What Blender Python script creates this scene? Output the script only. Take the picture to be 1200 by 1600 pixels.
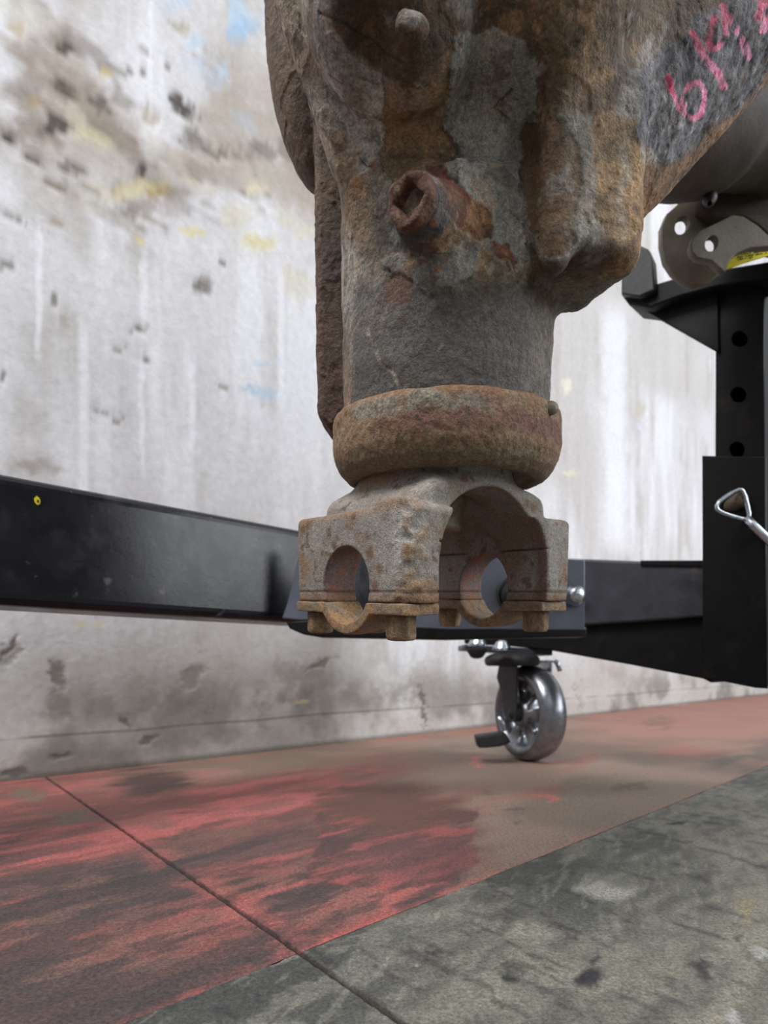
import bpy, bmesh, math, random
import numpy as np
from mathutils import Vector, Matrix
random.seed(4)
C = bpy.context.scene.collection
for o in list(bpy.data.objects): bpy.data.objects.remove(o)

# ------------------------------------------------------------------ camera, world, lights, exposure
F, HZ, H = 950.0, 1040.0, 0.14          # focal (pixels of 1200 wide), horizon row, eye height (m)
cd = bpy.data.cameras.new('camera'); cam = bpy.data.objects.new('camera', cd); C.objects.link(cam)
cam.location = (0, 0, H); cam.rotation_euler = (math.radians(90), 0, 0)
cd.sensor_fit = 'HORIZONTAL'; cd.sensor_width = 36; cd.lens = F/1200*36
cd.shift_y = (HZ-800)/1200; cd.clip_start = .01
cd.dof.use_dof = True; cd.dof.focus_distance = .30; cd.dof.aperture_fstop = 16.0
bpy.context.scene.camera = cam

w = bpy.data.worlds.new('world'); bpy.context.scene.world = w; w.use_nodes = True
nt = w.node_tree; bg = nt.nodes['Background']
tc = nt.nodes.new('ShaderNodeTexCoord'); sp = nt.nodes.new('ShaderNodeSeparateXYZ')
nt.links.new(tc.outputs['Generated'], sp.inputs[0])
cr = nt.nodes.new('ShaderNodeValToRGB'); mr = nt.nodes.new('ShaderNodeMapRange')
mr.inputs[1].default_value = -1; mr.inputs[2].default_value = 1
nt.links.new(sp.outputs['Z'], mr.inputs[0]); nt.links.new(mr.outputs[0], cr.inputs[0])
e = cr.color_ramp.elements
e[0].position = .48; e[0].color = (.12, .12, .125, 1)
e[1].position = 1.0; e[1].color = (.95, 1.0, 1.0, 1)
k = e.new(.58); k.color = (.36, .38, .42, 1)
k = e.new(.78); k.color = (.95, .99, 1.0, 1)
nt.links.new(cr.outputs[0], bg.inputs[0]); bg.inputs[1].default_value = .80

def area(name, loc, aim, size, power, col):
    l = bpy.data.lights.new(name, 'AREA'); l.shape = 'RECTANGLE'; l.size, l.size_y = size; l.energy = power; l.color = col
    o = bpy.data.objects.new(name, l); C.objects.link(o); o.location = loc
    o.rotation_euler = (Vector(aim)-Vector(loc)).to_track_quat('-Z', 'Y').to_euler(); return o
area('open_door_light', (3.4, -.2, 1.8), (1.6, 2.1, .9), (2.0, 2.6), 135, (.95, .97, 1))
area('overhead_light', (-1.1, -.55, 2.5), (.0, .4, .3), (1.6, 1.0), 92, (1, .98, .95))

vs = bpy.context.scene.view_settings
vs.view_transform = 'Standard'; vs.look = 'None'; vs.exposure = 0.0; vs.gamma = 1.0; vs.use_curve_mapping = False

# ------------------------------------------------------------------ helpers
def P(px, py, D): return Vector(((px-600)/F*D, D, H+(HZ-py)/F*D))
def chart(co):                            # direction coordinates of surface points, used to lay marks out on them
    return 600+F*co[:, 0]/co[:, 1], HZ-F*(co[:, 2]-H)/co[:, 1]
def lin(c): c = np.asarray(c, float)/255; return np.where(c <= .04045, c/12.92, ((c+.055)/1.055)**2.4)
rng = np.random.RandomState(7)
PERM = rng.permutation(256); VAL = rng.rand(256).astype(np.float32)
ROT = np.array(Matrix.Rotation(.9, 3, Vector((.5, .7, .4))))
def noise(p):
    i = np.floor(p).astype(np.int64); f = (p-i).astype(np.float32); f = f*f*(3-2*f)
    r = 0
    for dx in (0, 1):
        a = PERM[(i[:, 0]+dx) & 255]; wx = f[:, 0] if dx else 1-f[:, 0]
        for dy in (0, 1):
            b = PERM[(a+i[:, 1]+dy) & 255]; wy = f[:, 1] if dy else 1-f[:, 1]
            for dz in (0, 1):
                c = VAL[PERM[(b+i[:, 2]+dz) & 255]]; wz = f[:, 2] if dz else 1-f[:, 2]
                r = r+c*wx*wy*wz
    return r
def fbm(co, freq, octv=4, seed=0, stretch=(1, 1, 1), gain=.5):
    p = co*np.array(stretch)*freq+seed*17.31; s = 0; a = 1; t = 0
    for _ in range(octv):
        s = s+a*noise(p); t += a; a *= gain; p = (p @ ROT)*2.03+5.7
    return s/t                             # 0..1
def ss(x, a, b): t = np.clip((x-a)/(b-a), 0, 1); return t*t*(3-2*t)
def polydist(x, y, poly):                  # signed distance, negative inside
    d = np.full(x.shape, 1e9); ins = np.zeros(x.shape, bool); n = len(poly)
    for i in range(n):
        x0, y0 = poly[i]; x1, y1 = poly[(i+1) % n]; ex, ey = x1-x0, y1-y0
        t = np.clip(((x-x0)*ex+(y-y0)*ey)/(ex*ex+ey*ey), 0, 1)
        d = np.minimum(d, np.hypot(x-x0-t*ex, y-y0-t*ey))
        c = (y0 > y) != (y1 > y)
        with np.errstate(divide='ignore', invalid='ignore'):
            xi = x0+(y-y0)*(ex/ey if ey else 0)
        ins ^= c & (x < xi)
    return np.where(ins, -d, d)
def linedist(x, y, pts):
    d = np.full(x.shape, 1e9)
    for (x0, y0), (x1, y1) in zip(pts, pts[1:]):
        ex, ey = x1-x0, y1-y0; t = np.clip(((x-x0)*ex+(y-y0)*ey)/(ex*ex+ey*ey+1e-9), 0, 1)
        d = np.minimum(d, np.hypot(x-x0-t*ex, y-y0-t*ey))
    return d
def mixc(col, c, m): m = np.clip(m, 0, 1)[:, None]; return col*(1-m)+lin(c)*m

def setcol(me, col):
    a = me.color_attributes.new('col', 'FLOAT_COLOR', 'POINT')
    b = np.ones((len(me.vertices), 4), np.float32); b[:, :3] = col; a.data.foreach_set('color', b.ravel())
def getco(me):
    a = np.empty(len(me.vertices)*3, np.float32); me.vertices.foreach_get('co', a); return a.reshape(-1, 3).astype(float)
def getno(me):
    a = np.empty(len(me.vertices)*3, np.float32); me.vertex_normals.foreach_get('vector', a); return a.reshape(-1, 3).astype(float)
def setco(me, co): me.vertices.foreach_set('co', co.astype(np.float32).ravel()); me.update()
def mesh_np(name, v, f):                   # v (n,3), f (m,4) quads
    me = bpy.data.meshes.new(name); me.vertices.add(len(v)); me.vertices.foreach_set('co', np.asarray(v, np.float32).ravel())
    f = np.asarray(f, np.int32); me.loops.add(f.size); me.loops.foreach_set('vertex_index', f.ravel())
    me.polygons.add(len(f)); me.polygons.foreach_set('loop_start', np.arange(0, f.size, f.shape[1], dtype=np.int32))
    me.polygons.foreach_set('loop_total', np.full(len(f), f.shape[1], np.int32))
    me.polygons.foreach_set('use_smooth', np.ones(len(f), bool)); me.update(calc_edges=True); me.validate(); return me
def link(name, me, mat, parent=None, smooth=False):
    me.name = name; o = bpy.data.objects.new(name, me); C.objects.link(o)
    if mat: me.materials.clear(); me.materials.append(mat)
    if smooth: me.polygons.foreach_set('use_smooth', np.ones(len(me.polygons), bool))
    if parent: o.parent = parent
    return o
def empty(name, label, cat, loc=(0, 0, 0)):
    o = bpy.data.objects.new(name, None); C.objects.link(o); o.location = loc; o.empty_display_size = .05
    o['label'] = label; o['category'] = cat; return o
def reparent(o, parent):                   # keep world place under a moved empty
    o.parent = parent; o.matrix_parent_inverse = Matrix.Translation(-Vector(parent.location))
    return o
def subdiv(me, lv=1):
    o = bpy.data.objects.new('tmp', me); C.objects.link(o); m = o.modifiers.new('s', 'SUBSURF'); m.levels = lv
    dg = bpy.context.evaluated_depsgraph_get(); r = bpy.data.meshes.new_from_object(o.evaluated_get(dg))
    bpy.data.objects.remove(o); return r
def bevel_mesh(bm, name, width, seg=2, ang=30):
    me = bpy.data.meshes.new(name); bm.to_mesh(me); bm.free()
    o = bpy.data.objects.new('tmp', me); C.objects.link(o); m = o.modifiers.new('b', 'BEVEL'); m.width = width; m.segments = seg
    m.limit_method = 'ANGLE'; m.angle_limit = math.radians(ang); m.harden_normals = False
    dg = bpy.context.evaluated_depsgraph_get(); r = bpy.data.meshes.new_from_object(o.evaluated_get(dg))
    bpy.data.objects.remove(o); return r
def prism(pts, vec, bm=None):              # closed ring of points swept by vec
    bm = bm or bmesh.new(); a = [bm.verts.new(p) for p in pts]; b = [bm.verts.new(Vector(p)+Vector(vec)) for p in pts]
    bm.faces.new(a); bm.faces.new(b[::-1]); n = len(a)
    for i in range(n): bm.faces.new((a[(i+1) % n], a[i], b[i], b[(i+1) % n]))
    bmesh.ops.recalc_face_normals(bm, faces=bm.faces); return bm
def plate(outer, holes, D, th, bev=.0008): # flat plate standing at depth D, outline by direction, real holes
    cu = bpy.data.curves.new('c', 'CURVE'); cu.dimensions = '2D'; cu.fill_mode = 'BOTH'; cu.extrude = th/2; cu.bevel_depth = bev; cu.bevel_resolution = 1
    for ring in [outer]+holes:
        s = cu.splines.new('POLY'); s.points.add(len(ring)-1); s.use_cyclic_u = True
        for q, (x, y) in zip(s.points, ring): q.co = ((x-600)/F*D, (HZ-y)/F*D, 0, 1)
    o = bpy.data.objects.new('t', cu); C.objects.link(o)
    dg = bpy.context.evaluated_depsgraph_get(); me = bpy.data.meshes.new_from_object(o.evaluated_get(dg)); bpy.data.objects.remove(o)
    me.transform(Matrix.Translation((0, D+th/2, H)) @ Matrix.Rotation(math.radians(90), 4, 'X')); return me
SREF = P(1150, 800, .645); SD = Vector((.6924, -.7215, 0)); SW = Vector((.7215, .6924, 0))
def onface(px, py, off=0):                 # point on the stand's upright face (it stands square to the beam)
    p0 = SREF+SW*off; r = (px-600)/F; s = (r*p0.y-p0.x)/(SD.x-r*SD.y); p = p0+SD*s; p.z = H+(HZ-py)/F*p.y; return p
def plate_s(outer, holes, off, th, bev=.0008):
    cu = bpy.data.curves.new('c', 'CURVE'); cu.dimensions = '2D'; cu.fill_mode = 'BOTH'; cu.extrude = th/2; cu.bevel_depth = bev; cu.bevel_resolution = 1
    for ring in [outer]+holes:
        s = cu.splines.new('POLY'); s.points.add(len(ring)-1); s.use_cyclic_u = True
        for q, (x, y) in zip(s.points, ring): w_ = onface(x, y, off); q.co = ((w_-SREF).dot(SD), w_.z, 0, 1)
    o = bpy.data.objects.new('t', cu); C.objects.link(o)
    dg = bpy.context.evaluated_depsgraph_get(); me = bpy.data.meshes.new_from_object(o.evaluated_get(dg)); bpy.data.objects.remove(o)
    b_ = SREF+SW*(off+th/2)
    M = Matrix(((SD.x, 0, -SW.x, b_.x), (SD.y, 0, -SW.y, b_.y), (0, 1, 0, 0), (0, 0, 0, 1))); me.transform(M); return me
def ell(x, y, rx, ry, rot=0, n=24):
    c, s = math.cos(rot), math.sin(rot)
    return [(x+rx*math.cos(t)*c-ry*math.sin(t)*s, y+rx*math.cos(t)*s+ry*math.sin(t)*c) for t in [2*math.pi*i/n for i in range(n)]]
def tube(path, r, n=12, closed=False, cap=True):
    bm = bmesh.new(); path = [Vector(p) for p in path]; rings = []; N = len(path)
    up = None
    for i, p in enumerate(path):
        t = (path[(i+1) % N]-path[i-1]) if closed or 0 < i < N-1 else (path[1]-path[0] if i == 0 else path[-1]-path[-2]); t.normalize()
        if up is None: up = t.orthogonal().normalized()
        up = (up-t*up.dot(t)).normalized(); v = t.cross(up)
        rr = r[i] if isinstance(r, (list, tuple)) else r
        rings.append([bm.verts.new(p+(up*math.cos(2*math.pi*k/n)+v*math.sin(2*math.pi*k/n))*rr) for k in range(n)])
    for i in range(N if closed else N-1):
        a, b = rings[i], rings[(i+1) % N]
        for k in range(n): bm.faces.new((a[k], a[(k+1) % n], b[(k+1) % n], b[k]))
    if cap and not closed: bm.faces.new(rings[0][::-1]); bm.faces.new(rings[-1])
    me = bpy.data.meshes.new('t'); bm.to_mesh(me); bm.free(); me.polygons.foreach_set('use_smooth', np.ones(len(me.polygons), bool)); return me
def lathe_np(prof, M, nseg=256, step=.001, closed=False):   # dense lathe of an (r, z) profile
    pts = [prof[0]]
    for a, b in zip(prof, prof[1:]):
        m = max(1, int(math.hypot(b[0]-a[0], b[1]-a[1])/step))
        pts += [(a[0]+(b[0]-a[0])*i/m, a[1]+(b[1]-a[1])*i/m) for i in range(1, m+1)]
    pr = np.array(pts)
    for _ in range(2): pr[1:-1] = (pr[:-2]+2*pr[1:-1]+pr[2:])/4
    t = np.arange(nseg)*2*np.pi/nseg; n = len(pr)
    v = np.stack([pr[:, None, 0]*np.cos(t), pr[:, None, 0]*np.sin(t), np.repeat(pr[:, 1:2], nseg, 1)], -1).reshape(-1, 3)
    v = v @ np.array(M.to_3x3()).T+np.array(M.translation)
    i, j = np.meshgrid(np.arange(n-1), np.arange(nseg), indexing='ij'); j2 = (j+1) % nseg
    f = np.stack([i*nseg+j, i*nseg+j2, (i+1)*nseg+j2, (i+1)*nseg+j], -1).reshape(-1, 4)
    return v, f
def surface_net(fn, lo, hi, h):
    ax = [np.arange(l, u+h, h, dtype=np.float32) for l, u in zip(lo, hi)]
    X, Y, Z = np.meshgrid(*ax, indexing='ij', sparse=True); f = fn(X, Y, Z).astype(np.float32)
    s = f < 0; nx, ny, nz = f.shape
    cnt = np.zeros((nx-1, ny-1, nz-1), np.uint8)
    for a in (0, 1):
        for b in (0, 1):
            for c in (0, 1): cnt += s[a:nx-1+a, b:ny-1+b, c:nz-1+c]
    ci = np.argwhere((cnt > 0) & (cnt < 8)); idx = np.full(cnt.shape, -1, np.int32); idx[tuple(ci.T)] = np.arange(len(ci))
    acc = np.zeros((len(ci), 3)); num = np.zeros(len(ci)); cor = [(a, b, c) for a in (0, 1) for b in (0, 1) for c in (0, 1)]
    val = {q: f[ci[:, 0]+q[0], ci[:, 1]+q[1], ci[:, 2]+q[2]] for q in cor}
    for q in cor:
        for d in range(3):
            if q[d] == 0:
                r = list(q); r[d] = 1; r = tuple(r); a, b = val[q], val[r]; m = (a < 0) != (b < 0)
                t = np.where(m, a/np.where(m, a-b, 1), 0)
                p = np.array(q, float)[None]+np.eye(3)[d]*t[:, None]; acc += p*m[:, None]; num += m
    v = (ci+acc/num[:, None])*h+np.array(lo); fs = []
    for d in range(3):
        sl0 = [slice(None)]*3; sl1 = [slice(None)]*3; sl0[d] = slice(0, -1); sl1[d] = slice(1, None)
        A, B = s[tuple(sl0)], s[tuple(sl1)]; e1, e2 = (d+1) % 3, (d+2) % 3
        ed = np.argwhere(A != B); ok = (ed[:, e1] > 0) & (ed[:, e2] > 0) & (ed[:, e1] < f.shape[e1]-1) & (ed[:, e2] < f.shape[e2]-1); ed = ed[ok]
        fl = A[tuple(ed.T)]; q = []
        for o1, o2 in ((1, 1), (0, 1), (0, 0), (1, 0)):
            c = ed.copy(); c[:, e1] -= o1; c[:, e2] -= o2; q.append(idx[tuple(c.T)])
        q = np.stack(q, 1); q[~fl] = q[~fl][:, ::-1]; fs.append(q)
    return v, np.concatenate(fs)
def smin(a, b, k): h = np.clip(.5+.5*(b-a)/k, 0, 1); return b+(a-b)*h-k*h*(1-h)
def smax(a, b, k): return -smin(-a, -b, k)
def sbox(x, y, z, c, hs, r):
    qx, qy, qz = abs(x-c[0])-hs[0]+r, abs(y-c[1])-hs[1]+r, abs(z-c[2])-hs[2]+r
    return np.sqrt(np.maximum(qx, 0)**2+np.maximum(qy, 0)**2+np.maximum(qz, 0)**2)+np.minimum(np.maximum(np.maximum(qx, qy), qz), 0)-r
def sell(x, y, z, c, r):
    k0 = np.sqrt(((x-c[0])/r[0])**2+((y-c[1])/r[1])**2+((z-c[2])/r[2])**2)
    return (k0-1)*min(r)
def scap(x, y, z, a, b, r1, r2):
    ba = [b[i]-a[i] for i in range(3)]; L2 = sum(q*q for q in ba)
    t = np.clip(((x-a[0])*ba[0]+(y-a[1])*ba[1]+(z-a[2])*ba[2])/L2, 0, 1)
    return np.sqrt((x-a[0]-t*ba[0])**2+(y-a[1]-t*ba[1])**2+(z-a[2]-t*ba[2])**2)-(r1+(r2-r1)*t)

# ------------------------------------------------------------------ materials
def mat(name, col=(.5, .5, .5), rough=.6, metal=0, attr=False, n1=120, n1amt=.25, bump=.3, bscale=400, spots=None, spec=.5, bump2=None, coat=0, grain=None):
    m = bpy.data.materials.new(name); m.use_nodes = True; t = m.node_tree; N = t.nodes; Lk = t.links.new; b = N['Principled BSDF']
    b.inputs['Roughness'].default_value = rough; b.inputs['Metallic'].default_value = metal; b.inputs['Specular IOR Level'].default_value = spec
    b.inputs['Coat Weight'].default_value = coat
    tcn = N.new('ShaderNodeTexCoord'); co = tcn.outputs['Object']
    if attr: a = N.new('ShaderNodeAttribute'); a.attribute_name = 'col'; base = a.outputs['Color']
    else: r = N.new('ShaderNodeRGB'); r.outputs[0].default_value = (*col, 1); base = r.outputs[0]
    nz = N.new('ShaderNodeTexNoise'); nz.inputs['Scale'].default_value = n1; nz.inputs['Detail'].default_value = 6; nz.inputs['Roughness'].default_value = .65; Lk(co, nz.inputs['Vector'])
    mp = N.new('ShaderNodeMapRange'); mp.inputs[1].default_value = .3; mp.inputs[2].default_value = .7; mp.inputs[3].default_value = 1-n1amt; mp.inputs[4].default_value = 1+n1amt; Lk(nz.outputs['Fac'], mp.inputs[0])
    mx = N.new('ShaderNodeVectorMath'); mx.operation = 'SCALE'; Lk(base, mx.inputs[0]); Lk(mp.outputs[0], mx.inputs['Scale']); out = mx.outputs[0]
    if grain:
        ng = N.new('ShaderNodeTexNoise'); ng.inputs['Scale'].default_value = grain[0]; ng.inputs['Detail'].default_value = 3; ng.inputs['Roughness'].default_value = .6; Lk(co, ng.inputs['Vector'])
        mg = N.new('ShaderNodeMapRange'); mg.inputs[1].default_value = .36; mg.inputs[2].default_value = .62; mg.inputs[3].default_value = 1-grain[1]; mg.inputs[4].default_value = 1+grain[1]*.7; Lk(ng.outputs['Fac'], mg.inputs[0])
        mz = N.new('ShaderNodeVectorMath'); mz.operation = 'SCALE'; Lk(out, mz.inputs[0]); Lk(mg.outputs[0], mz.inputs['Scale']); out = mz.outputs[0]
    if spots:                              # (colour, noise scale, threshold, soft)
        for sc_col, scl, th, soft in spots:
            n2 = N.new('ShaderNodeTexNoise'); n2.inputs['Scale'].default_value = scl; n2.inputs['Detail'].default_value = 5; Lk(co, n2.inputs['Vector'])
            q = N.new('ShaderNodeMapRange'); q.inputs[1].default_value = th; q.inputs[2].default_value = th+soft; Lk(n2.outputs['Fac'], q.inputs[0])
            mm = N.new('ShaderNodeMix'); mm.data_type = 'RGBA'; Lk(q.outputs[0], mm.inputs['Factor']); Lk(out, mm.inputs['A']); mm.inputs['B'].default_value = (*sc_col, 1); out = mm.outputs['Result']
    Lk(out, b.inputs['Base Color'])
    nb = N.new('ShaderNodeTexNoise'); nb.inputs['Scale'].default_value = bscale; nb.inputs['Detail'].default_value = 5; nb.inputs['Roughness'].default_value = .7; Lk(co, nb.inputs['Vector'])
    bp = N.new('ShaderNodeBump'); bp.inputs['Strength'].default_value = bump; bp.inputs['Distance'].default_value = .001; Lk(nb.outputs['Fac'], bp.inputs['Height']); last = bp.outputs[0]
    if bump2:
        nc = N.new('ShaderNodeTexNoise'); nc.inputs['Scale'].default_value = bump2[0]; nc.inputs['Detail'].default_value = 4; Lk(co, nc.inputs['Vector'])
        b2 = N.new('ShaderNodeBump'); b2.inputs['Strength'].default_value = bump2[1]; b2.inputs['Distance'].default_value = bump2[2]
        Lk(nc.outputs['Fac'], b2.inputs['Height']); Lk(last, b2.inputs['Normal']); last = b2.outputs[0]
    Lk(last, b.inputs['Normal'])
    rr = N.new('ShaderNodeMapRange'); rr.inputs[3].default_value = max(.05, rough-.12); rr.inputs[4].default_value = min(1, rough+.12); Lk(nz.outputs['Fac'], rr.inputs[0]); Lk(rr.outputs[0], b.inputs['Roughness'])
    return m
M_iron = mat('cast_iron_rust', rough=.66, attr=True, n1=430, n1amt=.46, bump=1.0, bscale=800, spec=.45, bump2=(260, .5, .003), grain=(1100, .26))
M_yoke = mat('yoke_iron', rough=.64, attr=True, n1=700, n1amt=.36, bump=.8, bscale=1200, spec=.45, bump2=(300, .35, .002), grain=(1500, .28))
M_wall = mat('painted_concrete', rough=.85, attr=True, n1=90, n1amt=.10, bump=.5, bscale=160, spec=.2, bump2=(25, .3, .004))
M_floor = mat('worn_floor', rough=.72, attr=True, n1=420, n1amt=.42, bump=.8, bscale=520, spec=.35, bump2=(70, .5, .002), grain=(900, .28))
M_black = mat('black_painted_steel', (.008, .009, .013), .28, 0, n1=40, n1amt=.4, bump=.12, bscale=200, spots=[((.05, .05, .055), 22, .60, .16), ((.10, .10, .11), 60, .66, .10)], spec=.32)
M_black2 = mat('matt_black_steel', (.0065, .0062, .007), .5, 0, n1=60, n1amt=.3, bump=.15, bscale=260, spots=[((.020, .016, .013), 25, .60, .15)], spec=.18)
M_skysteel = mat('sky_tinted_steel', (.10, .11, .145), .34, .0, n1=30, n1amt=.2, bump=.1, bscale=300)  # the blue-grey tint paints in the sky reflected by the steel plates
M_greysteel = mat('dull_grey_steel', (.04, .042, .055), .45, .2, n1=30, n1amt=.3, bump=.15, bscale=200, spots=[((.012, .014, .025), 16, .58, .12), ((.10, .08, .07), 30, .68, .08)])
M_zinc = mat('zinc', (.55, .60, .66), .28, 1, n1=80, n1amt=.2, bump=.1, bscale=200)
M_wheel = mat('cast_wheel_metal', (.26, .27, .30), .30, .85, n1=60, n1amt=.3, bump=.25, bscale=120)
M_dark = mat('dark_greasy_steel', (.03, .03, .032), .5, .3, n1=80, n1amt=.4)
M_axle = mat('brown_rusted_tube', tuple(lin((62, 52, 44))), .7, 0, n1=60, n1amt=.35, bump=.5, bscale=300, spots=[(tuple(lin((40, 34, 31))), 14, .5, .2), (tuple(lin((92, 66, 50))), 40, .66, .1)])
M_brk = mat('rusted_bracket', tuple(lin((108, 100, 88))), .6, 0, n1=50, n1amt=.3, bump=.4, bscale=250, spots=[(tuple(lin((95, 66, 45))), 22, .58, .15)])
M_yel = mat('yellow_label', tuple(lin((240, 225, 20))), .5, 0, n1=500, n1amt=.02, bump=.02)
M_print = mat('black_print', tuple(lin((70, 60, 20))), .6, 0, n1amt=.02, bump=.02)
M_gap = mat('floor_gap_dirt', tuple(lin((38, 32, 30))), .95, 0, n1=200)
M_nut = mat('worn_nut', tuple(lin((112, 100, 86))), .5, .3, n1=300, n1amt=.35, bump=.4, bscale=700)

# ------------------------------------------------------------------ setting: wall and floor
WD = np.array([.7215, .6924]); W0 = np.array([-.4605, .7308])     # wall foot: direction and a point
def wall_t(px): r = (px-600)/F; return (W0[0]-r*W0[1])/(r*WD[1]-WD[0])
tt = np.concatenate([np.linspace(-1.2, wall_t(-30), 12)[:-1], [wall_t(p) for p in np.linspace(-30, 1250, 520)]]); tt = np.concatenate([tt, np.linspace(tt[-1], tt[-1]+3, 12)[1:]])
zz = np.concatenate([np.linspace(0, .16, 90)[:-1], .16+4.6*np.linspace(0, 1, 360)**1.75])
T, Z = np.meshgrid(tt, zz, indexing='ij'); T, Z = T.ravel(), Z.ravel(); nz_ = len(zz)
uv = np.stack([T, np.zeros_like(T), Z], 1)
co = np.stack([W0[0]+WD[0]*T, W0[1]+WD[1]*T, Z], 1)
with np.errstate(all='ignore'): cx, cy = chart(co)
cx = np.where(co[:, 1] < .2, -2000, cx)
nW = np.array([WD[1], -WD[0], 0])
n_a = fbm(uv, 9, 5, 1); n_b = fbm(uv, 38, 4, 2); n_v = fbm(uv, 26, 4, 3, (1, 1, .12)); n_l = fbm(uv, 2.2, 3, 4); n_f = fbm(uv, 130, 3, 5)
jx, jy = cx+(n_b-.5)*46+(n_f-.5)*22, cy+(fbm(uv, 30, 4, 9)-.5)*40+(fbm(uv, 150, 2, 10)-.5)*16
col = np.tile(lin((204, 203, 207)), (len(T), 1))
col = mixc(col, (222, 223, 228), ss(n_v, .5, .7)*.7)
col = mixc(col, (184, 180, 178), ss(n_l, .42, .62)*.75)
col = mixc(col, (170, 164, 156), ss(n_v, .52, .30)*ss(n_a, .45, .6)*.5)
def band(x0, y0, x1, y1, w, soft):
    return ss(linedist(cx, cy, [(x0, y0), (x1, y1)]), w+soft, w)
up = band(-60, 60, 470, 260, 50, 150)                             # the scraped diagonal belt
col = mixc(col, (168, 158, 148), up*ss(n_a, .42, .62)*.85)
col = mixc(col, (120, 108, 98), up*ss(fbm(uv, 30, 4, 21, (.45, 1, 1)), .60, .70)*.6)
col = mixc(col, (200, 193, 172), band(150, 240, 450, 400, 20, 110)*ss(fbm(uv, 34, 4, 22, (.5, 1, 1)), .56, .68)*.6)
col = mixc(col, (134, 122, 112), band(20, 150, 260, 310, 40, 90)*ss(fbm(uv, 44, 5, 24, (.4, 1, 1)), .52, .62)*.6)
col = mixc(col, (176, 198, 220), band(330, 20, 430, 130, 20, 90)*ss(fbm(uv, 24, 3, 23), .50, .62)*.8)
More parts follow.
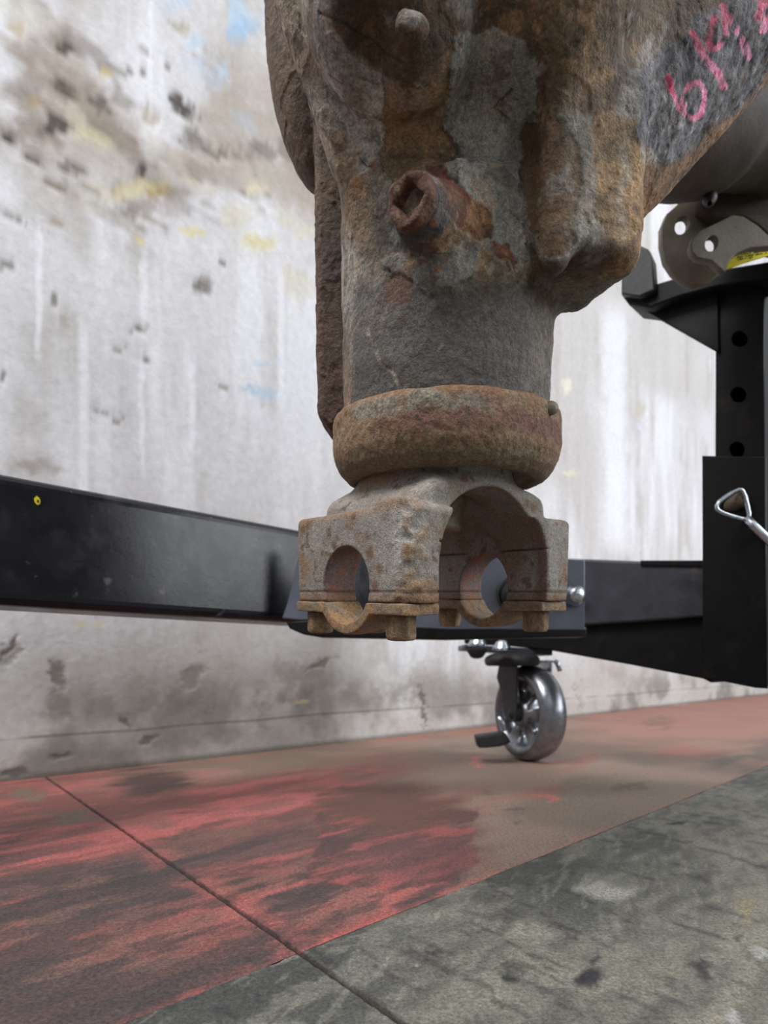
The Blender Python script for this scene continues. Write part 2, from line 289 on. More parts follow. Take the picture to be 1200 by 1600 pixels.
# grime low down, drawn up from the floor
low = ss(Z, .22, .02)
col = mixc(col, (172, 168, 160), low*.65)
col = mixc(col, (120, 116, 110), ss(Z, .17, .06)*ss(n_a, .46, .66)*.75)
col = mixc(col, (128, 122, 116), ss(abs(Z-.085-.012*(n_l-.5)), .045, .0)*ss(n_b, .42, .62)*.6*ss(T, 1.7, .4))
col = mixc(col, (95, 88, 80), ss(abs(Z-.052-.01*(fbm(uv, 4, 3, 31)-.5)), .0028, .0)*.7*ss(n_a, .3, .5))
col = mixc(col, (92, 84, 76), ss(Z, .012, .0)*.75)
relief = np.zeros(len(T))
marks = [  # x, y, rx, ry, angle, colour, strength, relief
 (283, 165, 15, 26, -.5, (78, 70, 64), .95, -1), (108, 75, 16, 9, .4, (88, 80, 74), .9, -1), (100, 143, 34, 14, .5, (82, 74, 68), .85, -1),
 (90, 195, 26, 15, .3, (70, 62, 58), .9, -1), (10, 215, 20, 9, .55, (62, 55, 52), .9, -1), (60, 245, 26, 7, .5, (88, 80, 74), .8, -1),
 (310, 220, 30, 18, .5, (105, 96, 92), .7, -1), (345, 238, 30, 10, .3, (112, 104, 98), .7, -1), (415, 235, 26, 16, .2, (120, 112, 108), .7, 0),
 (160, 165, 24, 8, .7, (96, 88, 82), .8, -1), (200, 110, 10, 6, 0, (110, 100, 96), .7, -1), (222, 116, 7, 7, 0, (96, 88, 84), .8, -1), (262, 104, 8, 6, 0, (120, 100, 96), .7, -1),
 (219, 264, 9, 14, .2, (74, 66, 62), .9, -1), (245, 300, 16, 18, .2, (150, 130, 88), .85, -1), (250, 292, 10, 9, 0, (90, 78, 68), .8, -1),
 (90, 290, 22, 10, .4, (110, 98, 88), .75, -1), (115, 262, 22, 8, .5, (96, 88, 80), .75, -1), (205, 300, 26, 12, .1, (202, 192, 156), .8, -1), (235, 290, 30, 12, .1, (196, 186, 146), .8, -1),
 (232, 180, 16, 16, 0, (168, 152, 128), .7, -1), (163, 115, 12, 10, .3, (190, 172, 128), .75, -1), (25, 45, 20, 12, .3, (180, 168, 132), .7, -1), (150, 215, 40, 12, .45, (196, 188, 158), .7, -1),
 (398, 300, 16, 9, .1, (208, 202, 178), .85, 0), (405, 378, 34, 14, -.1, (208, 200, 160), .85, 0), (300, 362, 22, 7, .1, (208, 198, 148), .85, 0), (215, 378, 12, 5, .1, (206, 192, 136), .8, 0),
 (318, 442, 18, 14, .1, (104, 98, 94), .85, -1), (320, 434, 9, 7, 0, (176, 168, 158), .7, 0), (348, 411, 9, 5, 0, (120, 112, 104), .8, -1), (205, 335, 20, 10, .2, (128, 120, 112), .7, -1), (222, 515, 20, 8, .1, (108, 100, 92), .9, -1),
 (230, 562, 7, 5, 0, (90, 84, 80), .85, -1), (190, 545, 14, 4, .2, (128, 122, 112), .6, -1), (84, 470, 7, 8, 0, (112, 104, 92), .8, -1), (100, 500, 8, 20, -.3, (168, 160, 150), .7, 0), (10, 412, 14, 10, .2, (104, 98, 90), .75, -1),
 (5, 588, 6, 6, 0, (100, 88, 84), .85, -1), (172, 648, 34, 3, .22, (140, 134, 130), .75, -1), (346, 607, 16, 2, .03, (140, 130, 118), .75, -1), (420, 632, 12, 2.5, .1, (150, 140, 120), .7, -1),
 (412, 612, 34, 6, .18, (152, 182, 212), .9, 0), (415, 570, 26, 3, .05, (170, 196, 220), .7, 0), (86, 350, 14, 8, .6, (150, 128, 108), .6, -1), (30, 345, 44, 4, .4, (120, 112, 104), .7, -1),
 (282, 42, 26, 4, .5, (160, 152, 128), .65, -1), (345, 95, 40, 4, .5, (170, 170, 168), .6, -1), (52, 160, 14, 10, 0, (170, 150, 118), .6, -1), (375, 50, 20, 26, .3, (150, 182, 214), .6, 0), (305, 65, 16, 14, 0, (176, 200, 222), .6, 0),
 (60, 730, 50, 12, .05, (150, 142, 134), .7, 0), (935, 550, 10, 9, 0, (190, 186, 188), .7, 0), (1000, 640, 9, 12, 0, (186, 178, 170), .8, 0), (945, 625, 6, 8, 0, (170, 170, 172), .7, 0),
 (890, 740, 16, 6, .1, (214, 210, 186), .8, 0), (885, 605, 8, 14, .1, (220, 217, 198), .8, 0), (1000, 668, 6, 5, 0, (206, 208, 226), .8, 0), (955, 706, 6, 6, 0, (200, 198, 196), .8, 0),
 (90, 1060, 14, 26, .1, (112, 106, 100), .75, -1), (14, 1030, 16, 24, .4, (128, 124, 116), .6, -1), (300, 1055, 12, 20, .5, (130, 126, 118), .7, -1), (470, 1055, 50, 18, .1, (140, 134, 126), .6, 0), (500, 1040, 26, 6, -.4, (104, 96, 88), .7, -1),
 (198, 1130, 14, 4, .9, (120, 114, 106), .8, -1), (230, 1158, 16, 5, -.4, (108, 102, 96), .8, -1), (95, 1182, 18, 5, -.3, (110, 106, 100), .75, -1), (22, 1207, 22, 6, 0, (96, 92, 88), .8, -1), (15, 1015, 30, 4, -1, (120, 114, 106), .7, -1),
 (668, 1085, 26, 60, .05, (150, 142, 136), .65, 0), (662, 1105, 5, 40, .15, (96, 86, 78), .75, -1), (905, 1090, 3, 26, 0, (150, 140, 132), .7, -1), (130, 975, 10, 8, 0, (200, 194, 154), .7, 0), (155, 975, 8, 6, 0, (200, 194, 154), .6, 0), (470, 1095, 14, 4, 0, (192, 184, 150), .7, 0),
 (40, 20, 60, 20, .4, (216, 212, 204), .5, 0), (440, 660, 60, 120, 0, (206, 206, 212), .4, 0)]
for x, y, rx, ry, an, c, st, rl in marks:
    c_, s_ = math.cos(an), math.sin(an); q_ = min(1.3, max(.16, (rx+ry)/36)); dx, dy = cx-x+(jx-cx)*q_*.9, cy-y+(jy-cy)*q_*.7
    d = np.hypot((dx*c_+dy*s_)/rx, (-dx*s_+dy*c_)/ry); m = ss(d, 1.3, .45); col = mixc(col, c, m*st)
    if rl: relief -= m*.0012*(abs(cx-600) < 900)
for x, y0, y1, wd in [(225, 395, 520, 6), (130, 500, 800, 7), (300, 560, 700, 5), (440, 420, 640, 5), (235, 0, 170, 3), (222, 560, 740, 4), (60, 350, 560, 5), (960, 480, 860, 20)]:
    col = mixc(col, (228, 230, 236), ss(abs(jx*.25+cx*.75-x), wd*1.6, wd*.4)*ss(cy, y0-30, y0+30)*ss(cy, y1+30, y1-30)*.65)
rough_z = ss(Z, .075, .035)
relief += .003*rough_z*ss(fbm(uv, 5, 3, 41), .2, .6)+(n_a-.5)*.003*ss(Z, .2, .05)+(n_f-.5)*.0006
co = co+nW*relief[:, None]
i, j = np.meshgrid(np.arange(len(tt)-1), np.arange(nz_-1), indexing='ij'); b = i*nz_+j
me = mesh_np('wall_back', co, np.stack([b, b+nz_, b+nz_+1, b+1], -1).reshape(-1, 4)); setcol(me, col)
wall = link('wall_back', me, M_wall); wall['kind'] = 'structure'; wall['label'] = 'tall scraped white concrete wall with dark chips and grime'

# floor: bedding with slabs either side of the joint, the dark and the red-painted slabs meeting along the paint edge
def fl(px, py): D = H*F/(py-HZ); return np.array([(px-600)/F*D, D])
paint0 = fl(600, 1436); J1, J2 = fl(77, 1218), fl(467, 1488); Jd = (J2-J1)/np.linalg.norm(J2-J1)
J3 = fl(640, 1606); Jd2 = (J3-J2)/np.linalg.norm(J3-J2); nP = np.array([WD[1], -WD[0]])      # nP points from the wall towards the camera
floor_me = bpy.data.meshes.new('floor'); bm = bmesh.new()
q = [(-3, -2.5), (6, -2.5), (6, 5.2), (-3, 5.2)]; bmesh.ops.recalc_face_normals(prism([Vector((a, b_, -.05)) for a, b_ in q], (0, 0, .045), bm), faces=bm.faces)
bm.to_mesh(floor_me); bm.free(); floor = link('floor', floor_me, M_gap); floor['kind'] = 'structure'; floor['label'] = 'worn shop floor, red painted by the wall and dark grey in front'
def isect(p, d, q_, e_):
    a = np.array([[d[0], -e_[0]], [d[1], -e_[1]]]); s = np.linalg.solve(a, q_-p); return p+d*s[0]
G = isect(J1, Jd, paint0, WD)
def slab(side, zone):
    # zone 'red': between wall and paint edge; 'dark': from paint edge towards and past the camera
    s0 = 0 if side == 'r' else 1
    n = 420 if side == 'r' else 260; m = 330
    gap = .0007
    if zone == 'red': d = Jd; depth_ = np.linspace(0, 1, m)**1.25
    else: d = Jd2; depth_ = np.linspace(0, 1, m)**2.2
    along = np.linspace(0, 1, n)**1.9*(4.6 if side == 'r' else 1.3)*(1 if side == 'r' else -1)
    A, B = np.meshgrid(along, depth_, indexing='ij'); A, B = A.ravel(), B.ravel()
    if zone == 'red':
        tot = (W0-G) @ nP; ln = tot/(Jd @ nP)                     # signed length along the joint back to the wall
        base = G+np.outer(B*ln*1.02, Jd)
    else: base = G+np.outer(B*2.2, Jd2)
    xy = base+np.outer(A+(gap if side == 'r' else -gap), WD)
    eps = -.00005 if zone == 'red' else .00005
    xy = xy+nP*eps*(1-ss(B, 0, .01))[:, None]
    c3 = np.stack([xy[:, 0], xy[:, 1], np.zeros(len(A))], 1)
    # texture frame: along wall, across
    u3 = np.stack([(xy-paint0) @ WD, (xy-paint0) @ nP, np.zeros(len(A))], 1)
    ok = xy[:, 1] > .05; yy = np.where(ok, xy[:, 1], .05)
    cx = 600+F*xy[:, 0]/yy; cy = HZ+F*H/yy
    n1 = fbm(u3, 14, 5, 51, (.28, 1, 1)); n2 = fbm(u3, 60, 4, 52, (.5, 1, 1)); n3 = fbm(u3, 6, 3, 53); n4 = fbm(u3, 220, 3, 54); n5 = fbm(u3, 34, 5, 55, (.35, 1, 1))
    scr = fbm(u3 @ np.array([[.8, .6, 0], [-.6, .8, 0], [0, 0, 1]]), 60, 3, 56, (1, .1, 1))
    jx, jy = cx+(n2-.5)*70+(n4-.5)*20, cy+(n5-.5)*34+(n4-.5)*8
    if zone == 'red':
        c = np.tile(lin((120, 74, 70)), (len(A), 1)); nf = fbm(u3, 110, 5, 58, (.35, 1, 1)); ng = fbm(u3, 40, 6, 59, (.4, 1, 1), .65)
        c = mixc(c, (166, 94, 92), ss(n1*.6+ng*.4, .48, .60)*.85*ss(cy, 1500, 1330)); c = mixc(c, (156, 86, 82), ss(ng, .56, .64)*.6)
        c = mixc(c, (92, 72, 70), ss(n1, .53, .40)*ss(cy, 1225, 1360)*.95)
        c = mixc(c, (66, 60, 60), ss(n5, .50, .64)*ss(cy, 1240, 1380)*.9)
        c = mixc(c, (112, 84, 76), ss(n2, .52, .70)*.55)
        c = mixc(c, (74, 60, 58), ss(ng, .50, .40)*.85*ss(cy, 1230, 1330)); c = mixc(c, (60, 54, 54), ss(nf, .54, .64)*.6*ss(cy, 1260, 1400))
        # taupe worn zone to the right and beside the wall
        tau = np.maximum(ss(jx, 700, 790)*ss(jy*.4+jx, 1180, 1300)*0+ss(jx, 690, 790), ss(jy-(1222-.113*jx), 55, 8)*ss(jx, 60, 350)*.9)
        tau = np.maximum(tau, ss(jx, 500, 720)*ss(jy, 1260, 1215))
        c = mixc(c, (136, 118, 106), tau*.92)
        c = mixc(c, (152, 92, 82), tau*ss(n1, .56, .72)*.65)
        c = mixc(c, (104, 96, 84), tau*ss(n3, .50, .66)*.6)
        c = mixc(c, (160, 104, 94), ss(cx, 820, 1000)*ss(cy, 1190, 1130)*.55)
        c = mixc(c, (150, 112, 100), ss(cx, 900, 1200)*ss(n1, .45, .6)*.4)
        c = mixc(c, (84, 80, 76), ss(cx-cy, -120, -60)*ss(abs((xy-paint0) @ nP), .14, .03)*ss(cx, 850, 1000)*ss(n5, .4, .6)*.6)
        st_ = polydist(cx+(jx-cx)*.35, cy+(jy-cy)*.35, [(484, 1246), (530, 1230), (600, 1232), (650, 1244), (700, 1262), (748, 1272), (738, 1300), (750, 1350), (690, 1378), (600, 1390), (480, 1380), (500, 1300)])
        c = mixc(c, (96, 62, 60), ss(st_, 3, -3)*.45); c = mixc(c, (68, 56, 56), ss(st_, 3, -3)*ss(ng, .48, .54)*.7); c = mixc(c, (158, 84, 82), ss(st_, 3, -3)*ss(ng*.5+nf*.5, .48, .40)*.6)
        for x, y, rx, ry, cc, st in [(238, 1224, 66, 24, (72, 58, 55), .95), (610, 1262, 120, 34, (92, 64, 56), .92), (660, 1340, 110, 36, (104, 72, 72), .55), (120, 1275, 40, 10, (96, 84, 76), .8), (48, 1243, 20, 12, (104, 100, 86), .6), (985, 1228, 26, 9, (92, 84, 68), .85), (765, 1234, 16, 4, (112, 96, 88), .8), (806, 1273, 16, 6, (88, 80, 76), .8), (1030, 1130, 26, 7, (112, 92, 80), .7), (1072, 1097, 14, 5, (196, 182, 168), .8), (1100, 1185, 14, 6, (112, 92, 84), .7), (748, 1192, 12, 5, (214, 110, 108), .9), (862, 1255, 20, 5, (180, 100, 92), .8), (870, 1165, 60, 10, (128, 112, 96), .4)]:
            d = np.hypot((jx-x)/rx, (jy-y)/ry); c = mixc(c, cc, ss(d, 1.3, .5)*st)
        e_ = -((xy-paint0) @ nP)
        c = mixc(c, (172, 90, 86), ss(e_, .012, .001)*ss(n2, .42, .6)*.55*ss(cx, 1100, 500)+ss(e_, .006, .0)*.15)
        c = mixc(c, (168, 92, 88), ss(abs(A), .02, .004)*.35*ss(n2, .4, .6)*ss(cy, 1260, 1330))
        hgt = (n1-.5)*.0012+(n4-.5)*.0007+ss(n5, .6, .7)*(-.0004)
    else:
        c = np.tile(lin((94, 93, 87)), (len(A), 1)); nf = fbm(u3, 120, 5, 58, (.4, 1, 1))
        c = mixc(c, (60, 62, 64), ss(cx-(cy-1600)*-1.5, 800, 330)*.6)
        c = mixc(c, (122, 119, 108), ss(n3, .35, .6)*ss(cx, 500, 800)*.75)
        c = mixc(c, (134, 130, 118), ss(n1, .50, .66)*ss(cx, 450, 800)*.7)
        c = mixc(c, (68, 68, 68), ss(n5, .56, .72)*.35); c = mixc(c, (66, 65, 64), ss(nf, .54, .68)*.45); c = mixc(c, (134, 131, 120), ss(nf, .44, .34)*.4)
        c = mixc(c, (142, 140, 130), ss(scr, .60, .72)*ss(n2, .45, .6)*.3)
        c = mixc(c, (46, 45, 47), ss(fbm(u3, 170, 3, 61, (1, .3, 1)), .66, .76)*.5); c = mixc(c, (150, 146, 134), ss(fbm(u3 @ np.array([[.9, .43, 0], [-.43, .9, 0], [0, 0, 1]]), 260, 3, 62, (.16, 1, 1)), .62, .74)*.28)
        for x, y, rx, ry, cc, st in [(930, 1530, 34, 18, (40, 38, 44), .97), (812, 1531, 14, 8, (44, 42, 46), .95), (918, 1502, 10, 10, (50, 48, 50), .9), (1050, 1285, 16, 5, (50, 48, 48), .9), (1095, 1515, 26, 8, (44, 42, 46), .85), (955, 1392, 44, 16, (162, 160, 152), .7), (690, 1486, 20, 5, (48, 46, 50), .8), (1150, 1465, 18, 5, (50, 48, 50), .8), (1110, 1530, 14, 12, (46, 44, 48), .8), (1190, 1495, 26, 9, (164, 162, 158), .8), (1172, 1420, 10, 26, (140, 128, 92), .6), (1140, 1590, 12, 12, (176, 176, 178), .6), (1018, 1290, 24, 4, (120, 118, 110), .6)]:
            d = np.hypot((jx-x)/rx, (jy-y)/ry); c = mixc(c, cc, ss(d, 1.25, .6)*st)
        spk = ss(fbm(u3, 900, 1, 63), .95, .98)*.5; c = mixc(c, (190, 190, 186), spk*.8)
        for ln_ in [[(735, 1262+28), (880, 1312)], [(980, 1292), (1085, 1322), (1200, 1358)], [(735, 1440), (800, 1470), (870, 1520)], [(765, 1385), (905, 1460)], [(1050, 1440), (1190, 1490)], [(880, 1390), (985, 1440)]]:
            c = mixc(c, (56, 54, 54), ss(linedist(jx*.2+cx*.8, jy*.2+cy*.8, ln_), 2.6, .6)*.7)
        hgt = (n1-.5)*.0014+(n4-.5)*.0010-ss(scr, .6, .7)*.0004-.0002*(1-ss(B, 0, .004))
    if zone == 'dark': c = c*.84
    gj = np.minimum(abs(A), 1); hgt -= .0012*(1-ss(gj, 0, .0013))     # joint arris broken down
    c = mixc(c, (48, 38, 36), (1-ss(gj+(n4-.5)*.003, .0, .0017))*.85)
    c3[:, 2] = hgt
    i, j = np.meshgrid(np.arange(n-1), np.arange(m-1), indexing='ij'); b = i*m+j
    f = np.stack([b, b+m, b+m+1, b+1], -1).reshape(-1, 4)
    # skirt down the joint so that the slab has thickness
    sk0 = np.arange(m); v2 = c3[sk0].copy(); v2[:, 2] = -.006; o0 = len(c3)
    f2 = np.stack([sk0[:-1], sk0[1:], o0+sk0[1:], o0+sk0[:-1]], -1)
    v = np.concatenate([c3, v2]); c = np.concatenate([c, np.tile(lin((46, 36, 34)), (m, 1))]); f = np.concatenate([f, f2])
    # face upwards
    p = v[f[0]]; nrm = np.cross(p[1]-p[0], p[2]-p[0])
    if nrm[2] < 0: f = f[:, ::-1]
    me = mesh_np('floor_slab', v, f); setcol(me, c)
    o = link('floor_slab', me, M_floor, floor)
    if zone == 'red': o['label'] = 'floor slab with worn red paint'
    else: o['label'] = 'bare dark grey floor slab'
for s_ in 'rl':
    for z_ in ('red', 'dark'): slab(s_, z_)

# ------------------------------------------------------------------ the axle assembly hanging in front
axle = empty('rear_axle', 'rusty truck drive axle hanging nose down in front of the wall', 'axle', (.0364, .36, .28))
O = np.array([.0364, .36, .28]); TA = math.radians(7)
RX = np.array([[1, 0, 0], [0, math.cos(TA), -math.sin(TA)], [0, math.sin(TA), math.cos(TA)]])   # local -> world
def L(px, py, D): return (np.array(P(px, py, D))-O) @ RX
def toW(v): return v @ RX.T+O
TM = Matrix.Translation(Vector(O)) @ Matrix([list(r) for r in RX]).to_4x4()

hull_pts = [(590, 450, .318), (815, 450, .318), (600, 450, .41), (830, 450, .41), (411, 0, .278), (370, -120, .27), (475, 0, .40), (565, 400, .41), (440, -120, .40),
    (555, 400, .315), (700, 220, .289), (700, 0, .284), (600, -120, .285), (900, -120, .280), (985, 392, .362), (1206, 150, .36), (1335, 0, .35), (1440, -120, .36), (985, 200, .312), (1000, 0, .285), (1200, 0, .305), (1260, -120, .31),
    (1160, 0, .5), (1060, 200, .48), (1200, -120, .5), (950, 360, .42)]
bm = bmesh.new()
for q in hull_pts: bm.verts.new(L(*q))
r = bmesh.ops.convex_hull(bm, input=bm.verts); bmesh.ops.recalc_face_normals(bm, faces=bm.faces)
planes = []
for f in bm.faces:
    nn = f.normal.copy(); d = nn.dot(f.verts[0].co)
    if not any((nn-a).length < .03 and abs(d-b_) < .002 for a, b_ in planes): planes.append((nn, d))
bm.free()
PL_AX = np.array([-.545, -.818, -.156]); PL_F = np.array(P(640, 312, .2745)); PL_A = (PL_F-PL_AX*.006-O) @ RX; PL_B = (PL_F-PL_AX*.026-O) @ RX
def housing_sdf(x, y, z):
    K = .004; acc = 0
    for nn, d in planes: acc = acc+np.exp(np.clip((x*nn.x+y*nn.y+z*nn.z-d)/K, -30, 30).astype(np.float32))
    f = np.log(acc)*K
    # bearing bulges overhanging the neck
    for q, rr, k in [((618, -16, .270), (.042, .040, .047), .006), ((848, -52, .280), (.047, .042, .058), .008), ((548, -60, .285), (.025, .028, .04), .010)]:
        f = smin(f, sell(x, y, z, L(*q), rr), k)
    f = smin(f, sell(x, y, z, L(640, 44, .243), (.0085, .006, .0055)), .006)
    # shallow channel between the left rib and the middle
    f = smax(f, -sell(x, y, z, L(580, 200, .262), (.010, .020, .040)), .012)
    f = smax(f, -sell(x, y, z, L(775, 230, .262), (.012, .016, .045)), .012)
    # nose
    nose = np.sqrt(x*x+y*y)-(.0592+.012*np.maximum(z, 0)); nose = smax(nose, -.001-z+0*x, .002); nose = smax(nose, z-.11+0*x, .01)
    f = smin(f, nose, .010)
    # right boss block with ridge running up into the bowl
    a = math.radians(-14); cb = L(889, 290, .310); xr = (x-cb[0])*math.cos(a)-(y-cb[1])*math.sin(a); yr = (x-cb[0])*math.sin(a)+(y-cb[1])*math.cos(a); zr = z-cb[2]
    boss = sbox(xr, yr, zr-.10*0, (0, 0, 0), (.0270, .030, .050), .010)
    boss = smax(boss, -(zr+.047)-.22*xr, .006)
    boss = smax(boss, (zr-.036)*.8-(yr+.030)*.6, .010)                     # underside slopes down to the left
    f = smin(f, boss, .011)
    f = smin(f, scap(x, y, z, L(935, 170, .308), L(975, -80, .300), .013, .016), .016)
    # pocket and lump at the boss's lower left
    f = smax(f, -sell(x, y, z, L(838, 376, .280), (.0060, .014, .0085)), .003)
    f = smin(f, sell(x, y, z, L(866, 390, .289), (.008, .007, .011)), .006)
    # plug boss
    pc = scap(x, y, z, tuple(PL_B), tuple(PL_A), .0185, .0128); ax_ = PL_AX @ RX; pf = PL_A
    pc = smax(pc, (x-pf[0])*ax_[0]+(y-pf[1])*ax_[1]+(z-pf[2])*ax_[2]-.001, .002); f = smin(f, pc, .004)
    # rear lobe and rear web seen left of the nose
    f = smin(f, sell(x, y, z, L(503, 35, .405), (.0370, .045, .104)), .002)
    web = sbox(x, y, z, L(549, 440, .405), (.0222, .018, .099), .005)
    c0 = L(503, 652, .40); web = smax(web, ((c0[2]-z)*.55+(c0[0]-x)*.83), .002)
    f = smin(f, web, .002)
    return f
lo = (-.125, -.125, -.004); hi = (.235, .15, .30)
v, f = surface_net(housing_sdf, lo, hi, .00155)
me = mesh_np('housing', toW(v), f); me = subdiv(me, 1)
co = getco(me); no = getno(me); cx, cy = chart(co); rel = (co-O)
nA = fbm(co, 40, 5, 71); nB = fbm(co, 120, 4, 72); nC = fbm(co, 420, 3, 73); nD = fbm(co, 14, 4, 74); nE = fbm(co, 220, 3, 75)
jx = cx+(nA-.5)*34+(nB-.5)*26+(nC-.5)*9; jy = cy+(fbm(co, 45, 4, 76)-.5)*34+(fbm(co, 130, 4, 77)-.5)*26
dep = rel @ RX[:, 1]
zone = lambda poly, soft=2.0: ss(polydist(jx, jy, poly), soft, -soft)
col = np.tile(lin((128, 117, 104)), (len(co), 1))
col = mixc(col, (140, 136, 130), ss(nA, .46, .60)*.8)
col = mixc(col, (122, 94, 66), ss(nD, .52, .64)*.6)
disp = (nA-.5)*.0016+(nB-.5)*.0012+(nE-.5)*.0006
def patch(poly, c, st=1, soft=2, h=0, edge=True):
    global col, disp
    d = polydist(jx, jy, poly); m = ss(d, soft, -soft); col = mixc(col, c, m*st); disp = disp+h*m
    if edge: col = mixc(col, (48, 42, 38), ss(abs(d), 1.8, .4)*ss(fbm(co, 90, 2, 79), .50, .58)*.7)
# base zones
patch([(440, -80), (1400, -80), (1400, 40), (1010, 60), (960, 190), (830, 180), (760, 100), (735, 60), (650, 130), (590, 128), (540, 100), (500, 50)], (92, 74, 54), .92, 8, 0, False)
patch([(415, -60), (500, -60), (520, 60), (600, 130), (585, 260), (560, 290), (500, 250), (450, 100)], (160, 156, 150), .9, 5, .0003, False)  # grey left rib, painted paler to show it lit
patch([(425, -60), (470, -60), (500, 60), (520, 180), (570, 300), (590, 400), (530, 360), (450, 90)], (132, 108, 80), .65, 10, 0, False)
patch([(592, 128), (655, 135), (720, 60), (706, 160), (700, 205), (714, 240), (700, 262), (660, 275), (622, 300), (590, 240)], (130, 106, 80), .95, 2, -.0006)
patch([(710, 60), (770, 40), (830, 60), (840, 170), (812, 200), (806, 260), (812, 340), (825, 440), (790, 430), (762, 375), (716, 300), (718, 240), (702, 205), (706, 160)], (148, 145, 137), .95, 2, .0009)
patch([(812, 200), (868, 175), (900, 220), (908, 290), (906, 380), (860, 400), (826, 360), (808, 270)], (108, 82, 56), .95, 2, -.0005)
patch([(868, 175), (915, 190), (940, 240), (922, 300), (935, 340), (926, 420), (905, 430), (908, 290), (895, 220)], (124, 116, 100), .7, 8, .0004, False)
patch([(930, 180), (1010, 200), (1010, 420), (940, 440)], (134, 106, 70), .9, 6, 0, False)  # right bevel of the boss: its lit side painted lighter brown
patch([(972, 230), (984, 225), (984, 300), (974, 330), (984, 350), (980, 380), (968, 350)], (150, 148, 142), .5, 7, 0, False)
patch([(820, 410), (1000, 370), (1000, 480), (840, 490)], (92, 72, 50), .85, 5, 0, False)  # underside of the boss, its shade painted in as darker brown
patch([(1000, 270), (1060, 230), (1240, 80), (1240, 160), (1060, 300), (1000, 380)], (118, 88, 62), .85, 5, 0, False)
patch([(1004, 110), (1040, 60), (1100, 15), (1260, -20), (1240, 90), (1130, 195), (1040, 262), (1002, 225)], (100, 100, 106), .95, 5, .0003, False)
patch([(665, 262), (700, 268), (722, 300), (760, 345), (764, 378), (742, 372), (712, 352), (690, 330)], (98, 56, 42), .98, 2, -.0007)
patch([(600, 340), (650, 360), (700, 340), (700, 392), (640, 412), (598, 392)], (74, 72, 72), .8, 6, 0, False)  # plug boss underside: shade painted in
patch([(672, 282), (692, 290), (708, 330), (702, 384), (650, 402), (598, 384), (603, 346), (640, 366), (668, 330)], (62, 60, 60), .85, 5, 0, False)  # more painted shade around the lower right of the plug boss
patch([(590, 400), (640, 415), (700, 390), (760, 375), (775, 405), (745, 418), (735, 440), (690, 445), (662, 460), (632, 446), (598, 436)], (118, 116, 110), .9, 2, .0009)
patch([(765, 385), (786, 395), (800, 432), (786, 420), (770, 405)], (124, 70, 48), .9, 2, -.0003)
low = ss(jy, 425, 462)*ss(cx, 540, 560)
col = mixc(col, (92, 88, 84), low*.95)
col = mixc(col, (72, 69, 68), low*ss(jy, 500, 600)*.7)
col = mixc(col, (126, 118, 108), low*ss(cx, 790, 860)*.6)
patch([(600, 436), (634, 448), (646, 476), (622, 490), (600, 482)], (108, 76, 62), .8, 3, -.0003, False)
patch([(830, 440), (868, 450), (862, 480), (846, 486)], (92, 74, 58), .8, 3, 0, False)
# rust freckles, cracks and pale scratches
col = mixc(col, (120, 82, 50), ss(nE, .63, .71)*ss(nD, .45, .56)*.7*(1-low))
col = mixc(col, (62, 54, 46), ss(nB, .66, .75)*.5)
cl = linedist(jx*.5+cx*.5, jy*.5+cy*.5, [(575, 505), (585, 545), (612, 580), (632, 612)]); col = mixc(col, (150, 140, 126), ss(cl, 5, 1)*ss(nC, .5, .6)*.8); disp -= ss(cl, 3, 0)*.0005
cl = linedist(cx, cy, [(722, 570), (755, 588)]); col = mixc(col, (45, 42, 42), ss(cl, 2.5, .5)*.7)
col = mixc(col, (170, 162, 146), ss(linedist(cx, cy, [(674, 548), (690, 540)]), 6, 0)*ss(nC, .55, .6)*.8)
for ln_ in ([(560, 240), (572, 262), (585, 262)], [(520, 120), (535, 132)], [(795, 185), (772, 170), (800, 140)], [(560, 120), (590, 135)], [(625, 95), (500, 20)]):
    cl = linedist(jx*.4+cx*.6, jy*.4+cy*.6, ln_); col = mixc(col, (48, 46, 44), ss(cl, 2.2, .4)*.8); disp -= ss(cl, 4, 0)*.0006
# pitted area beside the chalk and the pink chalk strokes
pit = zone([(1004, 110), (1040, 60), (1100, 15), (1260, -20), (1240, 90), (1130, 195), (1040, 262), (1002, 225)], 8)
pn = fbm(co, 190, 3, 78, (1, 1, .55)); disp += pit*(pn-.5)*.0030
col = mixc(col, (132, 130, 132), pit*ss(pn, .55, .70)*.7); col = mixc(col, (56, 56, 62), pit*ss(pn, .46, .34)*.7)
chalk = [([(1043, 122), (1048, 145), (1057, 165), (1068, 178), (1080, 184), (1092, 178), (1098, 160), (1097, 140), (1090, 128), (1078, 132), (1069, 150), (1067, 172)], 5.6),
         ([(1080, 52), (1092, 75), (1105, 98), (1118, 112), (1128, 134)], 7.2), ([(1112, 30), (1108, 50), (1105, 66), (1110, 76), (1122, 72), (1134, 56), (1130, 40), (1128, 12)], 6.6),
         ([(1128, 12), (1140, 34), (1152, 50), (1162, 70), (1168, 90)], 7.0), ([(1192, -10), (1186, 12), (1182, 30)], 7), ([(1205, -5), (1200, 25), (1190, 48)], 7)]
for pts, wd in chalk:
    d = linedist(jx*.12+cx*.88, jy*.12+cy*.88, pts); m = ss(d, wd, wd-2.2)*ss(pn+.3*nC, .44, .56)
    d0 = ss(np.hypot(cx-pts[0][0], cy-pts[0][1]), 55, 15)
    col = mixc(col, (222, 150, 184), m*.95); col = mixc(col, (190, 30, 70), m*np.clip(.30+.6*d0+(nC-.5)*1.4, 0, 1)*.85)
